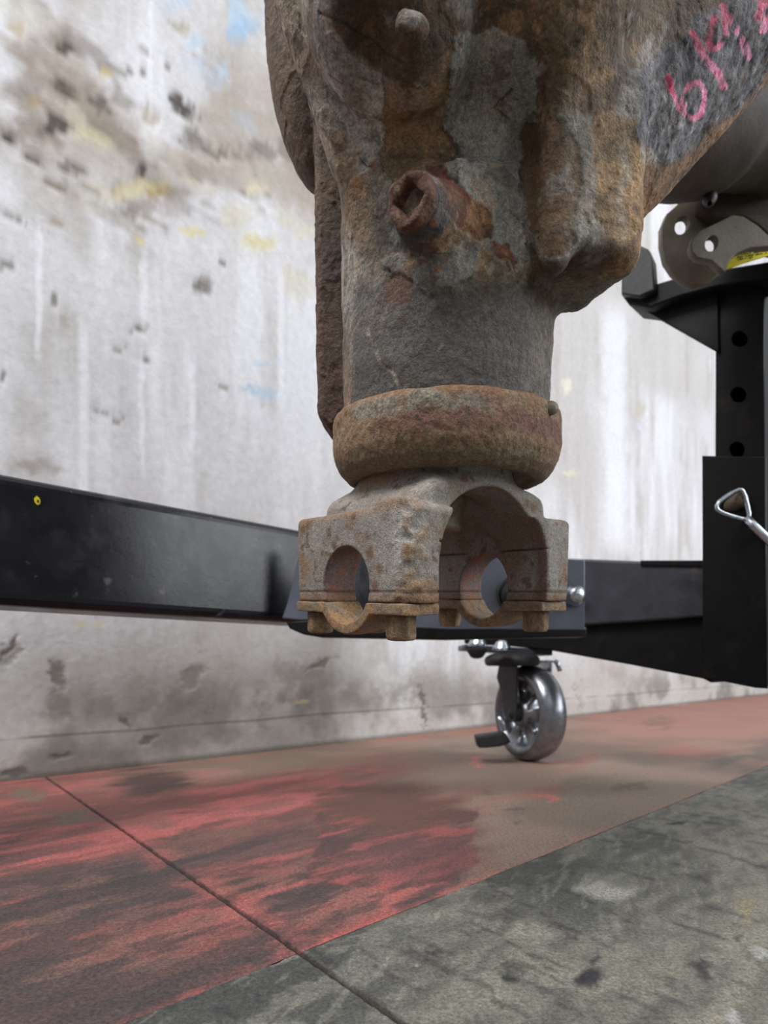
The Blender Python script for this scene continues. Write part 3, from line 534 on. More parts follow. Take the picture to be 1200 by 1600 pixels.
# parts farther back are evenly brown
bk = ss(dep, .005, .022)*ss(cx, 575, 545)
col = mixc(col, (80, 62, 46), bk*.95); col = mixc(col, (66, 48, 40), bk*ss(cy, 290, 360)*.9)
vr = fbm(co, 24, 5, 84, (1, 1, .7), .6); vs_ = fbm(co, 75, 5, 85, (1, 1, .7), .6)
col = mixc(col, (150, 118, 84), ss(vs_, .56, .64)*ss(vr, .44, .56)*.5*(1-pit)*(1-bk)*(1-.8*low))
col = mixc(col, (156, 154, 148), ss(vs_, .44, .37)*ss(vr, .56, .46)*.45*(1-pit)*(1-bk)*(1-.7*low))
col = mixc(col, (70, 58, 46), ss(fbm(co, 130, 4, 86), .60, .68)*.5)
col = col*(.80+.75*ss(vr, .36, .64)*(1-low*.75)+low*.12)[:, None]*(1+.10*(cx < 1500))[:, None]
fl_ = ss(fbm(co, 62, 5, 87), .50, .53); disp += (fl_*.0005+(vs_-.5)*.0009)*(1-.6*low)
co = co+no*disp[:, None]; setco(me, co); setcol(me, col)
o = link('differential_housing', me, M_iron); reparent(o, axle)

# filler plug with a square socket
a_ = PL_F; dv = Vector(PL_AX).normalized()
Mp = Matrix.Translation(Vector(a_)) @ dv.to_track_quat('Z', 'X').to_matrix().to_4x4() @ Matrix.Rotation(math.radians(38), 4, 'Z')
def plug():
    bm = bmesh.new(); n = 48; S = []
    def sq(t, h): c, s = math.cos(t), math.sin(t); k = h/max(abs(c), abs(s)); return c*k, s*k
    prof = [('c', .0119, -.016), ('c', .0119, -.003), ('c', .0116, .0), ('c', .0108, .0016), ('c', .0092, .0018), ('s', .0056, .0008), ('s', .0053, -.0010), ('s', .0050, -.0085)]
    for kd, r_, z_ in prof:
        ring = []
        for i in range(n):
            t = 2*math.pi*i/n+math.pi/4; x, y = (r_*math.cos(t), r_*math.sin(t)) if kd == 'c' else sq(t, r_)
            w_ = 1+(.05*math.sin(3*t+1)+.03*math.sin(7*t)) if kd == 'c' and z_ > -.002 else 1
            ring.append(bm.verts.new((x*w_, y*w_, z_+.0004*math.sin(5*t))))
        S.append(ring)
    for A, B in zip(S, S[1:]):
        for i in range(n): bm.faces.new((A[i], A[(i+1) % n], B[(i+1) % n], B[i]))
    bm.faces.new(S[-1]); bmesh.ops.recalc_face_normals(bm, faces=bm.faces)
    me = bpy.data.meshes.new('p'); bm.to_mesh(me); bm.free(); me.transform(Mp); return subdiv(me, 2)
me = plug(); co = getco(me); lc = (np.c_[co, np.ones(len(co))] @ np.array(Mp.inverted()).T)[:, :3]; rr = np.hypot(lc[:, 0], lc[:, 1])
col = np.tile(lin((108, 74, 58)), (len(co), 1)); n_ = fbm(co, 300, 3, 81)
col = mixc(col, (84, 52, 44), ss(n_, .45, .6)*.8); col = mixc(col, (165, 158, 146), ss(lc[:, 2], -.0035, -.007)*.9); col = mixc(col, (140, 112, 76), ss(n_, .6, .7)*.6); col = mixc(col, (70, 66, 64), ss(lc[:, 2], -.001, -.006)*ss(rr, .009, .0115))
co += getno(me)*((n_-.5)*.0008)[:, None]; setco(me, co); setcol(me, col)
o = link('filler_plug', me, M_iron, smooth=True); reparent(o, axle); o['label'] = 'rusty filler plug with a square socket'

# dust slinger
prof = [(.055, .004), (.0615, .0050), (.0648, .0040), (.0664, .0010), (.0664, -.014), (.0656, -.0195), (.0625, -.0265), (.0585, -.0305), (.055, -.0320), (.052, -.0318), (.050, -.029), (.040, -.028)]
v, f = lathe_np(prof, TM, 520, .0009)
me = mesh_np('s', v, f); co = getco(me); no = getno(me); 
lc = (co-O) @ RX; ang = np.arctan2(lc[:, 1], lc[:, 0])
out = (no*(co-O)).sum(1)
if out.mean() < 0: f = f[:, ::-1]; me = mesh_np('s', v, f); no = getno(me)
nA = fbm(co, 90, 4, 91); nB = fbm(co, 330, 3, 92); nC = fbm(co, 30, 3, 93)
zj = lc[:, 2]+(nA-.5)*.010
col = np.tile(lin((136, 110, 84)), (len(co), 1)); col = mixc(col, (158, 134, 98), ss(nB, .5, .65)*ss(lc[:, 0], -.01, -.045)*.8)
col = mixc(col, (112, 76, 62), ss(zj, -.004, -.008)*ss(zj, -.0185, -.014)*ss(lc[:, 0], -.048, -.035)*.9)
col = mixc(col, (140, 134, 122), ss(zj, -.009, -.005)*ss(zj, .003, -.001)*ss(nC, .48, .58)*.8)
col = mixc(col, (122, 88, 64), ss(nA, .55, .66)*.6); col = mixc(col, (64, 50, 40), ss(nB, .66, .76)*.6); col = mixc(col, (108, 96, 80), ss(zj, -.019, -.026)*.6)
col = mixc(col, (132, 92, 62), ss(zj, .000, .004)*.5)
co = co+no*((nA-.5)*.0014+(nB-.5)*.0009)[:, None]; setco(me, co); setcol(me, col)
o = link('dust_ring', me, M_iron, smooth=True); reparent(o, axle); o['label'] = 'thick red-brown rusted ring above the yoke'
for q, s_, c_ in [((834, 644, .305), .0042, None)]:
    bm = bmesh.new(); bmesh.ops.create_uvsphere(bm, u_segments=16, v_segments=8, radius=s_); me = bpy.data.meshes.new('r'); bm.to_mesh(me); bm.free()
    p_ = O+RX @ np.array([.0505, -.0435, -.0005]); me.transform(Matrix.Translation(Vector(p_)) @ Matrix.Diagonal((1, .55, .9, 1)))
    o = link('rivet', me, M_nut, smooth=True); reparent(o, axle)

# yoke: frame a (pin axis, towards the near ear), b (towards the camera and right), z
av = np.array([-.78, -.6258, 0]); bv = np.array([.6258, -.78, 0]); OY = np.array([-.0060, 0, 0])
def yW(v): return toW(OY+v[:, :1]*av+v[:, 1:2]*bv+v[:, 2:3]*np.array([0, 0, 1]))
YM = TM @ Matrix([[av[0], bv[0], 0, OY[0]], [av[1], bv[1], 0, OY[1]], [0, 0, 1, 0], [0, 0, 0, 1]])
BC, BR = -.0922, .0208
def yoke_sdf(a, b, z):
    A = abs(a)
    ear = sbox(a, b, z, (0, .0000, -.080), (.066, .0510, .0275), .004)
    body = sbox(a, b, z, (0, 0, -.066), (.0520, .0450, .034), .009)
    # shoulders slope from neck to the body's flanks
    body = smax(body, (z+.0345)*.80+(A-.036)*.60, .004); body = smax(body, (z+.033)*.85+(abs(b)-.034)*.52, .004)
    neck = np.sqrt(a*a+b*b)-(.045+.10*np.maximum(0, -.024-z)); neck = smax(smax(neck, z+.024+0*a, .002), -.055-z+0*a, .01)
    f = smin(smin(ear, body, .003), neck, .006)
    tab = sbox(a, b, z, (.059, .036, -.062), (.0065, .0125, .0125), .003); f = smin(f, tab, .002)
    # gap between the ears
    arch = np.sqrt(a*a+np.maximum(z+.083, 0)**2)-.0437+0*b
    f = smax(f, -arch, .0025)
    # hollow inside, wider than the arch mouth
    pk = np.sqrt((a/1.08)**2+(b/.75)**2+((z+.078)/1.0)**2)-.0440; f = smax(f, -pk, .004)
    # bores
    bore = np.sqrt(b*b+(z-BC)**2)-BR+0*a; f = smax(f, -bore, .0012)
    # saw line near the foot of each ear and one inside
    for zc, dd in ((-.0955, .0006),):
        gr = np.maximum(abs(z-zc)-.0005, -f-dd); f = np.maximum(f, -gr)
    gr = np.maximum(np.maximum(abs(z+.0705+.03*b*0)-.0006, A-.047), -.0415+A*0-(A-.0415)*0-9); 
    f = np.maximum(f, -np.maximum(abs(z+.0705)-.0005, np.maximum(A-.0445, .030-A)))
    # sloping corner at the near ear
    f = smax(f, ((a-.066)*.62+(b-.051)*.78)+.0045, .003)
    f = smax(f, -.101-z+0*a, .0012)
    return f
v, f = surface_net(yoke_sdf, (-.070, -.056, -.1035), (.070, .056, -.022), .0009)
me = mesh_np('y', yW(v), f[:, ::-1]); co0 = getco(me); no = getno(me)
if ((no)*(co0-co0.mean(0))).sum(1).mean() < 0: me = mesh_np('y', yW(v), f); no = getno(me)
lc = v.copy()
nA = fbm(co0, 60, 4, 101); nB = fbm(co0, 220, 4, 102); nC = fbm(co0, 600, 2, 103); nD = fbm(co0, 26, 3, 104)
yok = np.tile(lin((150, 143, 136)), (len(co0), 1)); yok = mixc(yok, (128, 120, 112), ss(nA, .45, .6)*.7)
yok = mixc(yok, (140, 110, 80), ss(nA, .56, .66)*ss(nD, .42, .56)*.8); yok = mixc(yok, (104, 76, 54), ss(nB, .64, .71)*.8)
zb = lc[:, 2]; rad = np.hypot(lc[:, 1], lc[:, 2]-BC)
bo = ss(rad, BR+.0015, BR+.0003); yok = mixc(yok, (112, 88, 82), bo*.8); yok = mixc(yok, (150, 96, 72), bo*ss(nB, .58, .66)*.7)
corner = ss(.62*(lc[:, 0]-.066)+.78*(lc[:, 1]-.051)+.0045, -.006, -.0015)*ss(lc[:, 1], .030, .045)
yok = mixc(yok, (176, 172, 168), corner*ss(nA, .55, .4)*.8); yok = mixc(yok, (152, 124, 92), corner*ss(nB, .50, .66)*.7)
yok = mixc(yok, (136, 98, 66), ss(zb, -.094, -.099)*.55); yok = mixc(yok, (74, 56, 46), ss(abs(zb+.0955), .0009, .0003)*.8)
yok = mixc(yok, (132, 98, 66), ss(zb, -.058, -.054)*ss(abs(lc[:, 0]), .053, .057)*.6)
ins = ss(abs(lc[:, 0]), .0445, .0415)*ss(zb, -.036, -.042); yok = mixc(yok, (118, 113, 102), ins*.7); yok = mixc(yok, (112, 92, 66), ins*ss(nA, .54, .64)*.5)
rim = ss(abs(np.hypot(lc[:, 0], np.maximum(zb+.083, 0))-.0432), .0022, .0)*ss(lc[:, 1], .040, .046); yok = mixc(yok, (118, 80, 62), rim*.75)
for a0, b0, z0, r_ in [(.066, -.010, -.070, .003), (.066, -.022, -.074, .0022), (.066, .022, -.076, .004), (.066, .026, -.093, .0035), (.066, -.033, -.072, .0018), (.066, .030, -.084, .003), (-.03, .045, -.045, .003), (-.036, .045, -.047, .003), (0, .045, -.041, .003), (.02, .045, -.036, .0035)]:
    d = np.sqrt(((lc-np.array([a0, b0, z0]))**2).sum(1))+(nB-.5)*.003; yok = mixc(yok, (112, 80, 54), ss(d, r_*1.2, r_*.4)*.85)
dsp = (nA-.5)*.0008+(nB-.5)*.0005+corner*((nB-.5)*.0026+(nA-.5)*.0012)
setco(me, co0+no*dsp[:, None]); setcol(me, yok)
yoke = link('pinion_yoke', me, M_yoke, smooth=True); reparent(yoke, axle); yoke['label'] = 'grey cast yoke with two eared arms and rust spots'
def sub(name, me, m, label=None):
    o = link(name, me, m); o.parent = yoke; o.matrix_parent_inverse = Matrix.Translation(-Vector(axle.location))
    o.matrix_parent_inverse = Matrix.Identity(4); 
    if label: o['label'] = label
    return o
def colour_small(me, base, seed, hi=(160, 122, 80), dk=(92, 72, 56)):
    co = getco(me); no = getno(me); n1 = fbm(co, 180, 4, seed); n2 = fbm(co, 520, 2, seed+1)
    c = np.tile(lin(base), (len(co), 1)); c = mixc(c, hi, ss(n1, .48, .62)*.8); c = mixc(c, dk, ss(n2, .6, .7)*.6)
    setco(me, co+no*((n1-.5)*.0009)[:, None]); setcol(me, c)
for s_ in (1, -1):
    # strap: flat wings and a U loop under the bore
    N = 22; th = .0062; inner = []; outer = []
    zi = -.1012
    bi = math.sqrt(BR**2-(zi-BC)**2); a0 = math.atan2(zi-BC, bi)
    inn = [(-.0510, zi), (-.034, zi), (-.026, zi), (-bi-.0015, zi)]+[(BR*math.cos(t), BC+BR*math.sin(t)) for t in np.linspace(-math.pi-a0, a0, N)]+[(bi+.0015, zi), (.026, zi), (.034, zi), (.0490, zi)]
    Ro = BR+.0058; zo = zi-th; bo_ = math.sqrt(Ro**2-(zo-BC)**2)+.0015; a1 = math.atan2(zo-BC, bo_-.0015)
    ou = [(-.0510, zo), (-.034, zo), (-.028, zo), (-bo_, zo)]+[(Ro*math.cos(t), BC+Ro*math.sin(t)) for t in np.linspace(-math.pi-a1, a1, N)]+[(bo_, zo), (.028, zo), (.034, zo), (.0490, zo)]
    bm = bmesh.new(); A0, A1 = (.0420, .0668) if s_ > 0 else (-.0668, -.0420)
    ns = 12; cols = []
    for k in range(ns+1):
        a_ = A0+(A1-A0)*k/ns
        cols.append(([bm.verts.new((a_, p[0], p[1])) for p in inn], [bm.verts.new((a_, p[0], p[1])) for p in ou]))
    n_ = len(inn)
    for k in range(ns):
        (i0, o0), (i1, o1) = cols[k], cols[k+1]
        for q in range(n_-1):
            bm.faces.new((i0[q], i0[q+1], i1[q+1], i1[q])); bm.faces.new((o0[q+1], o0[q], o1[q], o1[q+1]))
        bm.faces.new((i0[0], i1[0], o1[0], o0[0])); bm.faces.new((i0[-1], o0[-1], o1[-1], i1[-1]))
    for k in (0, ns):
        i0, o0 = cols[k]
        for q in range(n_-1): bm.faces.new((i0[q], o0[q], o0[q+1], i0[q+1]))
    bmesh.ops.recalc_face_normals(bm, faces=bm.faces)
    me = bevel_mesh(bm, 'strap', .0011, 2, 40); me.transform(YM); me = subdiv(me, 1); colour_small(me, (134, 116, 96), 110+s_)
    sub('bearing_strap', me, M_yoke)
    for bb in (.0345, -.0415):
        bm = bmesh.new(); R_ = .0083; hz = []
        prof = [(R_, -.1073, 6), (R_, -.1185, 6), (R_*.86, -.1205, 6), (R_*.5, -.1205, 6)]
        rings = [[bm.verts.new((s_*.0555+r_*math.cos(math.pi/3*i+.3), bb+r_*math.sin(math.pi/3*i+.3), z_)) for i in range(6)] for r_, z_, _ in prof]
        bm.faces.new(rings[0]); bm.faces.new(rings[-1][::-1])
        for A, B in zip(rings, rings[1:]):
            for i in range(6): bm.faces.new((A[i], A[(i+1) % 6], B[(i+1) % 6], B[i]))
        bmesh.ops.recalc_face_normals(bm, faces=bm.faces)
        me = bevel_mesh(bm, 'bolt', .0012, 3, 20); me.transform(YM); me = subdiv(me, 1); colour_small(me, (128, 106, 80), 120+s_+int(bb*900), (156, 130, 96))
        if s_*bb > 0:
            co = getco(me); c3 = getco(me); 
        sub('cap_bolt', me, M_yoke)
# pinion nut inside the yoke
v, f = lathe_np([(.0005, -.0600), (.0150, -.0600), (.0165, -.0585), (.0165, -.0555), (.0155, -.0545), (.0155, -.0525), (.0172, -.0515), (.0172, -.047), (.0195, -.044), (.0195, -.034)], YM, 64, .0012)
me = mesh_np('nut', v, f); o = sub('pinion_nut', me, M_nut)

# axle tube going away to the right, its mounting bracket and sticker
def orient(a, b):
    a, b = Vector(a), Vector(b); return Matrix.Translation(a) @ (b-a).to_track_quat('Z', 'Y').to_matrix().to_4x4(), (b-a).length
A_, B_ = P(1010, 190, .50), P(1560, 232, .72)
Mx, ln = orient(A_, B_)
v, f = lathe_np([(.02, -.02), (.052, -.01), (.054, .05), (.052, .085), (.047, .095), (.0455, .12), (.0455, .16), (.051, .163), (.053, .17), (.051, .177), (.0465, .18), (.0465, ln), (.02, ln)], Mx, 96, .004)
me = mesh_np('tube', v, f); co = getco(me); setco(me, co+getno(me)*((fbm(co, 40, 4, 131)-.5)*.003)[:, None])
o = link('axle_tube', me, M_axle, smooth=True); reparent(o, axle)
me = tube([P(1137, 178, .505), P(1150, 205, .508), P(1160, 235, .513), P(1150, 262, .52), P(1128, 270, .528), P(1118, 260, .53)], [.003, .0035, .004, .004, .0035, .002], 10); me = subdiv(me, 1)
o = link('hose_clip', me, M_axle, smooth=True); reparent(o, axle)
bkp = [(1078, 286), (1070, 304), (1058, 322), (1042, 336), (1034, 356), (1034, 382), (1040, 408), (1052, 426), (1066, 438), (1085, 446), (1108, 440), (1126, 424), (1126, 404), (1130, 380), (1150, 372), (1230, 384), (1260, 330), (1180, 296), (1120, 290)]
me = plate(bkp, [ell(1065, 353, 11, 16, .45), ell(1111, 381, 14, 16, .3)], .600, .006); o = link('bracket_plate', me, M_brk); reparent(o, axle)
frp = [(1080, 384), (1084, 372), (1094, 362), (1120, 350), (1144, 338), (1160, 340), (1182, 354), (1204, 374), (1240, 384), (1240, 388), (1205, 384), (1172, 386), (1152, 393), (1140, 404), (1132, 424), (1122, 416), (1112, 406), (1100, 404), (1090, 402), (1082, 394)]
me = plate(frp, [ell(1111, 381, 10.5, 14, .35)], .565, .006); o = link('bracket_plate', me, M_brk); reparent(o, axle)
me = plate([(1096, 300), (1130, 296), (1260, 290), (1260, 384), (1206, 372), (1182, 352), (1160, 338), (1144, 336), (1118, 340), (1098, 326)], [], .590, .02, .003); o = link('bracket_saddle', me, M_axle); reparent(o, axle)
Mx, ln = orient(P(1109, 318, .535), P(1109, 292, .545)); v, f = lathe_np([(.002, 0), (.0065, .001), (.0065, .012), (.004, .014), (.004, ln+.01)], Mx, 24, .004)
o = link('clamp_stud', mesh_np('b', v, f), M_dark, smooth=True); reparent(o, axle)
ye = [(1114, 364), (1160, 372), (1260, 374), (1260, 392), (1200, 399), (1165, 410), (1134, 421), (1124, 408), (1118, 385)]
me = plate(ye, [], .582, .001, .0002); stk = link('label_sticker', me, M_yel); reparent(stk, axle); stk['label'] = 'bright yellow label with fine black print'
bm = bmesh.new(); rr_ = random.Random(3)
for row in range(5):
    for k_ in range(22):
        if rr_.random() < .25: continue
        x = 1152+k_*3.2+rr_.random(); y = 404-row*3.6-(x-1152)*.14
        if y < 388-(x-1152)*.05: continue
        if y > 406-(x-1152)*.22: continue
        w_ = rr_.choice((1.2, 2.0, 2.4)); h_ = 1.7
        prism([P(x, y, .5812), P(x+w_, y-.1, .5812), P(x+w_, y+h_, .5812), P(x, y+h_, .5812)], (0, .0004, 0), bm)
me = bpy.data.meshes.new('p'); bm.to_mesh(me); bm.free()
o = link('printed_text', me, M_print); o.parent = stk; o['kind'] = 'stuff'

# ------------------------------------------------------------------ stand
stand = empty('axle_stand', 'black steel axle stand with long beam, square post and steel castor', 'stand', (.40, .64, 0))
def S(name, me, m, smooth=False, label=None, parent=None):
    o = link(name, me, m, smooth=smooth)
    if parent: o.parent = parent
    else: reparent(o, stand)
    if label: o['label'] = label
    return o
W3 = Vector((WD[0], WD[1], 0)); N3 = Vector((-WD[1], WD[0], 0))   # N3: away from camera, across the beam
def beam_prof(x0, z0, z1, dep_, r_=.008):
    ring = []
    for cxx, czz, s0 in ((r_, z0+r_, 180), (dep_-r_, z0+r_, 270), (dep_-r_, z1-r_, 0), (r_, z1-r_, 90)):
        for t in (0, 22.5, 45, 67.5, 90): ring.append((cxx+r_*math.cos(math.radians(s0+t)), czz+r_*math.sin(math.radians(s0+t))))
    return ring
b0 = P(0, 0, .457); b0.z = 0; z0 = H+(HZ-945)/F*.457; z1 = H+(HZ-737)/F*.457
st = b0-W3*1.0; L_ = 1.0+.47
bm = prism([st+N3*p[0]+Vector((0, 0, p[1])) for p in beam_prof(0, z0, z1, .062, .009)], W3*L_)
me = bpy.data.meshes.new('b'); bm.to_mesh(me); bm.free(); S('main_beam', me, M_black, label='long glossy black square beam')
# yellow paint spot on the beam
q = b0+W3*.0; 
def onbeam(px, py, off=-.0006):             # point on beam's near face
    r_ = (px-600)/F; t = (b0.x-r_*b0.y)/(r_*W3.y-W3.x); p = b0+W3*t; D = p.y; p.z = H+(HZ-py)/F*D; return p+N3*off
bm = prism([onbeam(*p) for p in [(57, 775), (61, 778), (63, 783), (62, 788), (58, 789), (54, 785), (53, 779)]], N3*.0008)
me = bpy.data.meshes.new('b'); bm.to_mesh(me); bm.free(); mk = S('paint_mark', me, M_yel, label='small yellow paint spot')
bm = prism([onbeam(*p, -.0010) for p in [(58, 781), (60.5, 782), (61, 785), (59, 786), (57, 784)]], N3*.0005)
me = bpy.data.meshes.new('b'); bm.to_mesh(me); bm.free(); S('paint_dot', me, M_dark, parent=mk)
# joining plate behind the yoke, on the beam's end
me = plate([(443, 964), (450, 945), (458, 915), (466, 876), (478, 850), (500, 850), (520, 966), (470, 968)], [], .612, .006, .001); S('beam_gusset', me, M_skysteel, label='small triangular steel gusset, sky reflection tinted into its colour')
pl = [(600, 860), (912, 876), (912, 986), (600, 984)]
me = plate(pl, [], .600, .008, .001); S('joining_plate', me, M_skysteel, label='steel joining plate, sky reflection tinted into its colour')
bp = [(450, 973), (454, 981), (470, 988), (500, 993), (700, 997), (915, 993), (915, 984), (700, 984), (480, 972)]
me = plate(bp, [], .595, .03, .001); S('bottom_flange', me, M_black2)
def hexbolt(c, r_, d, m=M_zinc, axis=(0, -1, 0)):
    Mx = Matrix.Translation(c) @ Vector(axis).to_track_quat('Z', 'Y').to_matrix().to_4x4()
    v, f = lathe_np([(.0005, d), (r_*.5, d*.98), (r_*.82, d*.8), (r_, d*.4), (r_, d*.15), (r_*1.3, d*.12), (r_*1.3, -.004)], Mx, 32, .002)
    return mesh_np('bolt', v, f)
S('beam_bolt', hexbolt(P(899, 930, .594), .0085, .010), M_zinc, True, 'bright zinc bolt head')
S('beam_bolt', hexbolt(P(806, 930, .594), .0125, .012), M_dark, True, 'dark round bolt head')
S('beam_washer', tube([P(806+28*math.cos(t), 930+30*math.sin(t), .593) for t in np.linspace(0, 2*math.pi, 28)[:-1]], .0014, 8, True), M_dark, True)
# cross beam running right to the post
me = plate_s([(700, 868), (905, 877), (1004, 881), (1108, 880), (1108, 960), (912, 974), (700, 982)], [], .035, .05, .003); S('cross_beam', me, M_greysteel, label='dull blue-grey cross beam')
me = plate_s([(1002, 877), (1108, 877), (1108, 884), (1002, 883)], [], .030, .004, .001); S('cross_beam_cap', me, M_black2)
me = plate_s([(725, 988), (915, 984), (930, 970), (1104, 950), (1108, 1062), (1100, 1058), (985, 1036), (860, 1014), (800, 1008), (728, 1004)], [], .045, .05, .002); S('gusset_web', me, M_black2)
me = plate_s([(1099, 714), (1194, 716), (1196, 1074), (1180, 1073), (1100, 1057)], [ell(1138, 793, 11, 11)], .0, .005, .0012); slv = S('post_sleeve', me, M_black2, label='black square sleeve holding the post')
def tubewalls(name, x0, x1, y0, y1, y1b, off, dep_, label=None):   # the three walls behind a pierced front plate
    bm = bmesh.new(); a = onface(x0, y0, off); b = onface(x1, y0, off); a2 = onface(x0, y1, off); b2 = onface(x1, y1b, off); t = .004
    prism([a, a+SD*t, a2+SD*t, a2], SW*dep_, bm); prism([b-SD*t, b, b2, b2-SD*t], SW*dep_, bm)
    q = SW*(dep_-t); prism([a+q+SD*t, b+q-SD*t, b2+q-SD*t, a2+q+SD*t], SW*t, bm)
    me = bpy.data.meshes.new('b'); bm.to_mesh(me); bm.free(); S(name, me, M_black2)
tubewalls('sleeve_wall', 1100, 1193, 716, 1056, 1072, .0055, .055)
me = plate_s([(1120, 430), (1192, 420), (1192, 716), (1119, 716)], [ell(1156, 530, 13.5, 13), ell(1154, 617, 13.5, 13), ell(1152, 703, 13, 13)], .008, .004, .0008)
S('post', me, M_black2, label='square black post with a row of peg holes')
tubewalls('post_wall', 1120.5, 1191.5, 432, 716, 716, .0125, .038)
me = plate_s([(976, 462), (984, 454), (1010, 452), (1050, 440), (1120, 426), (1200, 413), (1280, 402), (1280, 424), (1200, 432), (1120, 446), (1060, 462), (1018, 478), (985, 474)], [], -.012, .040, .002); S('cradle_channel', me, M_black2, label='black saddle channel under the axle')
me = plate_s([(985, 470), (1060, 452), (1120, 440), (1122, 548), (1100, 536), (1040, 502), (1000, 480)], [], .004, .006, .001); S('cradle_gusset', me, M_black2)
me = plate_s([(974, 458), (974, 425), (985, 400), (996, 386), (1010, 392), (1018, 410), (1021, 452), (1000, 462)], [], -.022, .008, .002); S('cradle_tab', me, M_dark)
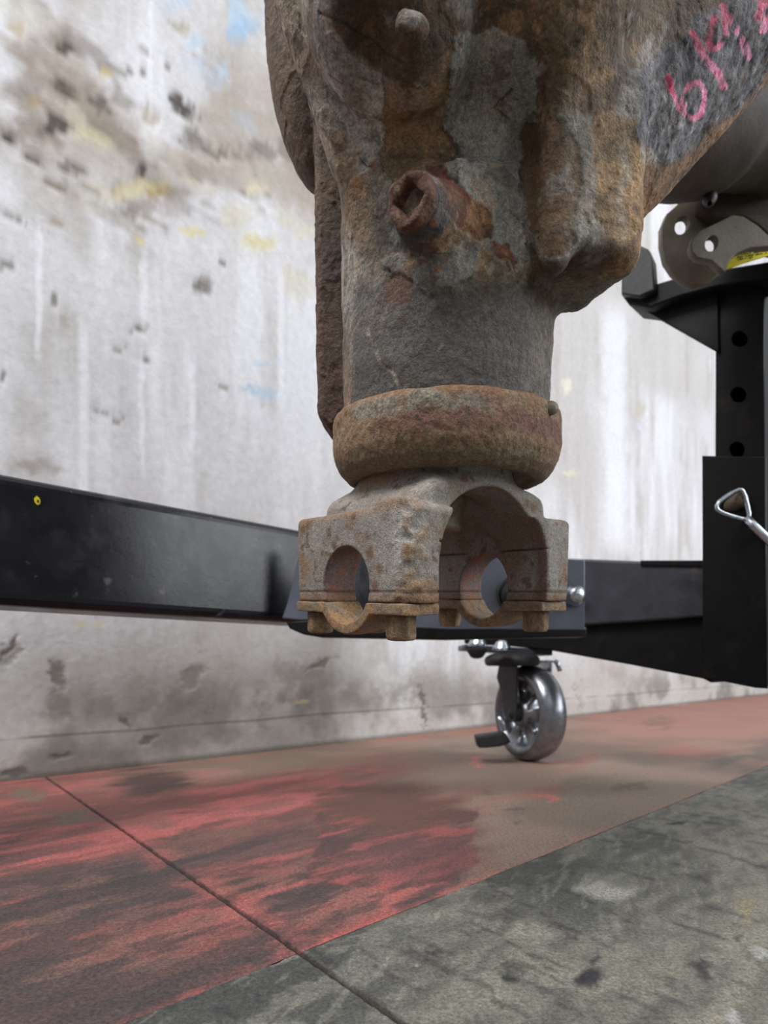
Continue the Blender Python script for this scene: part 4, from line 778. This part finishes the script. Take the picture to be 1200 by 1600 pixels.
# small blue edge of something behind the post is the post's own lit arris
# castor under the gusset: swivel plate, fork, wheel, brake
def caster():
    cst = S('castor', plate([(728, 1008), (862, 1016), (862, 1023), (728, 1014)], [], .88, .085, .001), M_greysteel, label='steel swivel castor')
    ch = lambda n, me, m, sm=False, lb=None: S(n, me, m, sm, lb, parent=cst)
    for x, y in ((746, 1005), (784, 1012)): ch('plate_nut', hexbolt(P(x, y, .835), .010, .011, axis=(0, 0, 1)), M_zinc, True)
    ch('plate_bolt', hexbolt(P(745, 1018, .835), .011, .010, axis=(0, 0, -1)), M_dark, True)
    Mx = Matrix.Translation(P(800, 1030, .885)); v, f = lathe_np([(.005, -.010), (.038, -.010), (.040, -.004), (.040, .002), (.030, .008), (.005, .010)], Mx, 48, .003); ch('swivel_race', mesh_np('r', v, f), M_dark, True)
    wc = P(826, 1114, .90); ax = Vector((-.93, -.37, 0)).normalized(); R_ = wc.z
    Mx = Matrix.Translation(wc) @ ax.to_track_quat('Z', 'Y').to_matrix().to_4x4(); hw = .021
    prof = [(.010, hw*.9), (.018, hw*.9), (.020, hw*.55), (.046, hw*.45), (.050, hw*.8), (.055, hw*1.0), (.060, hw*.98), (R_*.96, hw*.75), (R_, hw*.3), (R_, -hw*.3), (R_*.96, -hw*.75), (.060, -hw*.98), (.055, -hw), (.050, -hw*.8), (.046, -hw*.45), (.020, -hw*.45), (.018, -hw*.9), (.010, -hw*.9)]
    # wheel with six through holes between hub and rim
    n = 96; bm = bmesh.new(); 
    rings = [[bm.verts.new((r_*math.cos(2*math.pi*i/n), r_*math.sin(2*math.pi*i/n), z_)) for i in range(n)] for r_, z_ in prof]
    for k in range(len(prof)):
        A, B = rings[k], rings[(k+1) % len(prof)]
        web = (k == 2 or k == 14)
        for i in range(n):
            if web and (i % 16) in range(4, 12): continue
            bm.faces.new((A[i], A[(i+1) % n], B[(i+1) % n], B[i]))
    for s0 in range(0, n, 16):               # walls of the holes
        a, b = s0+4, s0+12
        for i in range(a, b):
            for (ka, kb) in ((2, 15), (3, 14)): bm.faces.new((rings[ka][i % n], rings[ka][(i+1) % n], rings[kb][(i+1) % n], rings[kb][i % n]))
        for i in (a, b): bm.faces.new((rings[2][i % n], rings[3][i % n], rings[14][i % n], rings[15][i % n]))
    bmesh.ops.recalc_face_normals(bm, faces=bm.faces)
    me = bpy.data.meshes.new('w'); bm.to_mesh(me); bm.free(); me.transform(Mx); ch('wheel', me, M_wheel, True, 'shiny grey metal wheel with holes')
    v, f = lathe_np([(.001, .034), (.008, .033), (.009, .029), (.012, .028), (.012, -.028), (.009, -.029), (.008, -.033), (.001, -.034)], Mx, 24, .004); ch('wheel_axle', mesh_np('a', v, f), M_dark, True)
    up = Vector((0, 0, 1)); side = ax.cross(up).normalized()
    for s_ in (1, -1):
        c = wc+ax*(s_*.0275)
        if s_ > 0: pr = [(-.014, .070), (.034, .070), (.040, .052), (.026, .028), (.020, .0), (.010, -.012), (-.008, -.012), (-.012, .008), (-.012, .030)]
        else: pr = [(-.016, .078), (.030, .078), (.026, .050), (.014, .0), (.006, -.012), (-.006, -.012), (-.012, .0)]
        sg = 1 if side.x < 0 else -1
        bm = prism([c+side*(p[0]*sg)+up*p[1] for p in pr], ax*(s_*.0028)); ch('fork_arm', bevel_mesh(bm, 'f', .0008), M_greysteel if s_ > 0 else M_zinc, False)
    bm = prism([wc+side*x+up*z for x, z in ((-.030, .0745), (.030, .0745), (.030, .0775), (-.030, .0775))], ax*.062); me = bevel_mesh(bm, 'f', .0006); me.transform(Matrix.Translation(-ax*.031)); ch('fork_crown', me, M_zinc)
    ch('fork_lip', tube([wc-ax*.031+up*.077-side*.02, wc-ax*.034+up*.074-side*.022, wc-ax*.038+up*.062-side*.024], .0035, 10), M_zinc, True)
    ch('brake_pedal', subdiv(bevel_mesh(prism([P(744, 1150, .86), P(790, 1144, .86), P(800, 1160, .86), P(785, 1168, .86), P(748, 1170, .86)], (0, .03, 0)), 'p', .003), 1), M_dark, True)
    ch('brake_spring', tube([P(779, 1120, .85), P(785, 1129, .85), P(789, 1142, .85)], .003, 10), M_zinc, True)
    return cst
caster()

# ------------------------------------------------------------------ locking pin in the sleeve
pin = empty('locking_pin', 'bright zinc locking pin with triangular wire handle in the black sleeve', 'pin', P(1138, 793, .63))
PDEP = onface(1138, 793).y-.020
Mx = Matrix.Translation(P(1138, 793, PDEP+.030)) @ Vector((-.15, -1, 0.02)).to_track_quat('Z', 'Y').to_matrix().to_4x4()
v, f = lathe_np([(.001, .036), (.005, .036), (.0072, .034), (.0078, .031), (.0078, -.03), (.001, -.03)], Mx, 32, .002)
o = link('pin_shaft', mesh_np('p', v, f), M_nut, smooth=True); reparent(o, pin)
pts = [(1120, 795), (1118, 786), (1150, 765), (1158, 764), (1163, 770), (1172, 808), (1170, 812), (1164, 813), (1124, 801)]
me = tube([P(x, y  , PDEP-.006) for x, y in pts], .0023, 10, True); me = subdiv(me, 1); o = link('wire_handle', me, M_zinc, smooth=True); reparent(o, pin)
me = tube([P(1166, 809, PDEP-.006), P(1178, 822, PDEP-.010), P(1230, 872, PDEP-.03)], .0042, 12); o = link('handle_rod', me, M_zinc, smooth=True); reparent(o, pin)
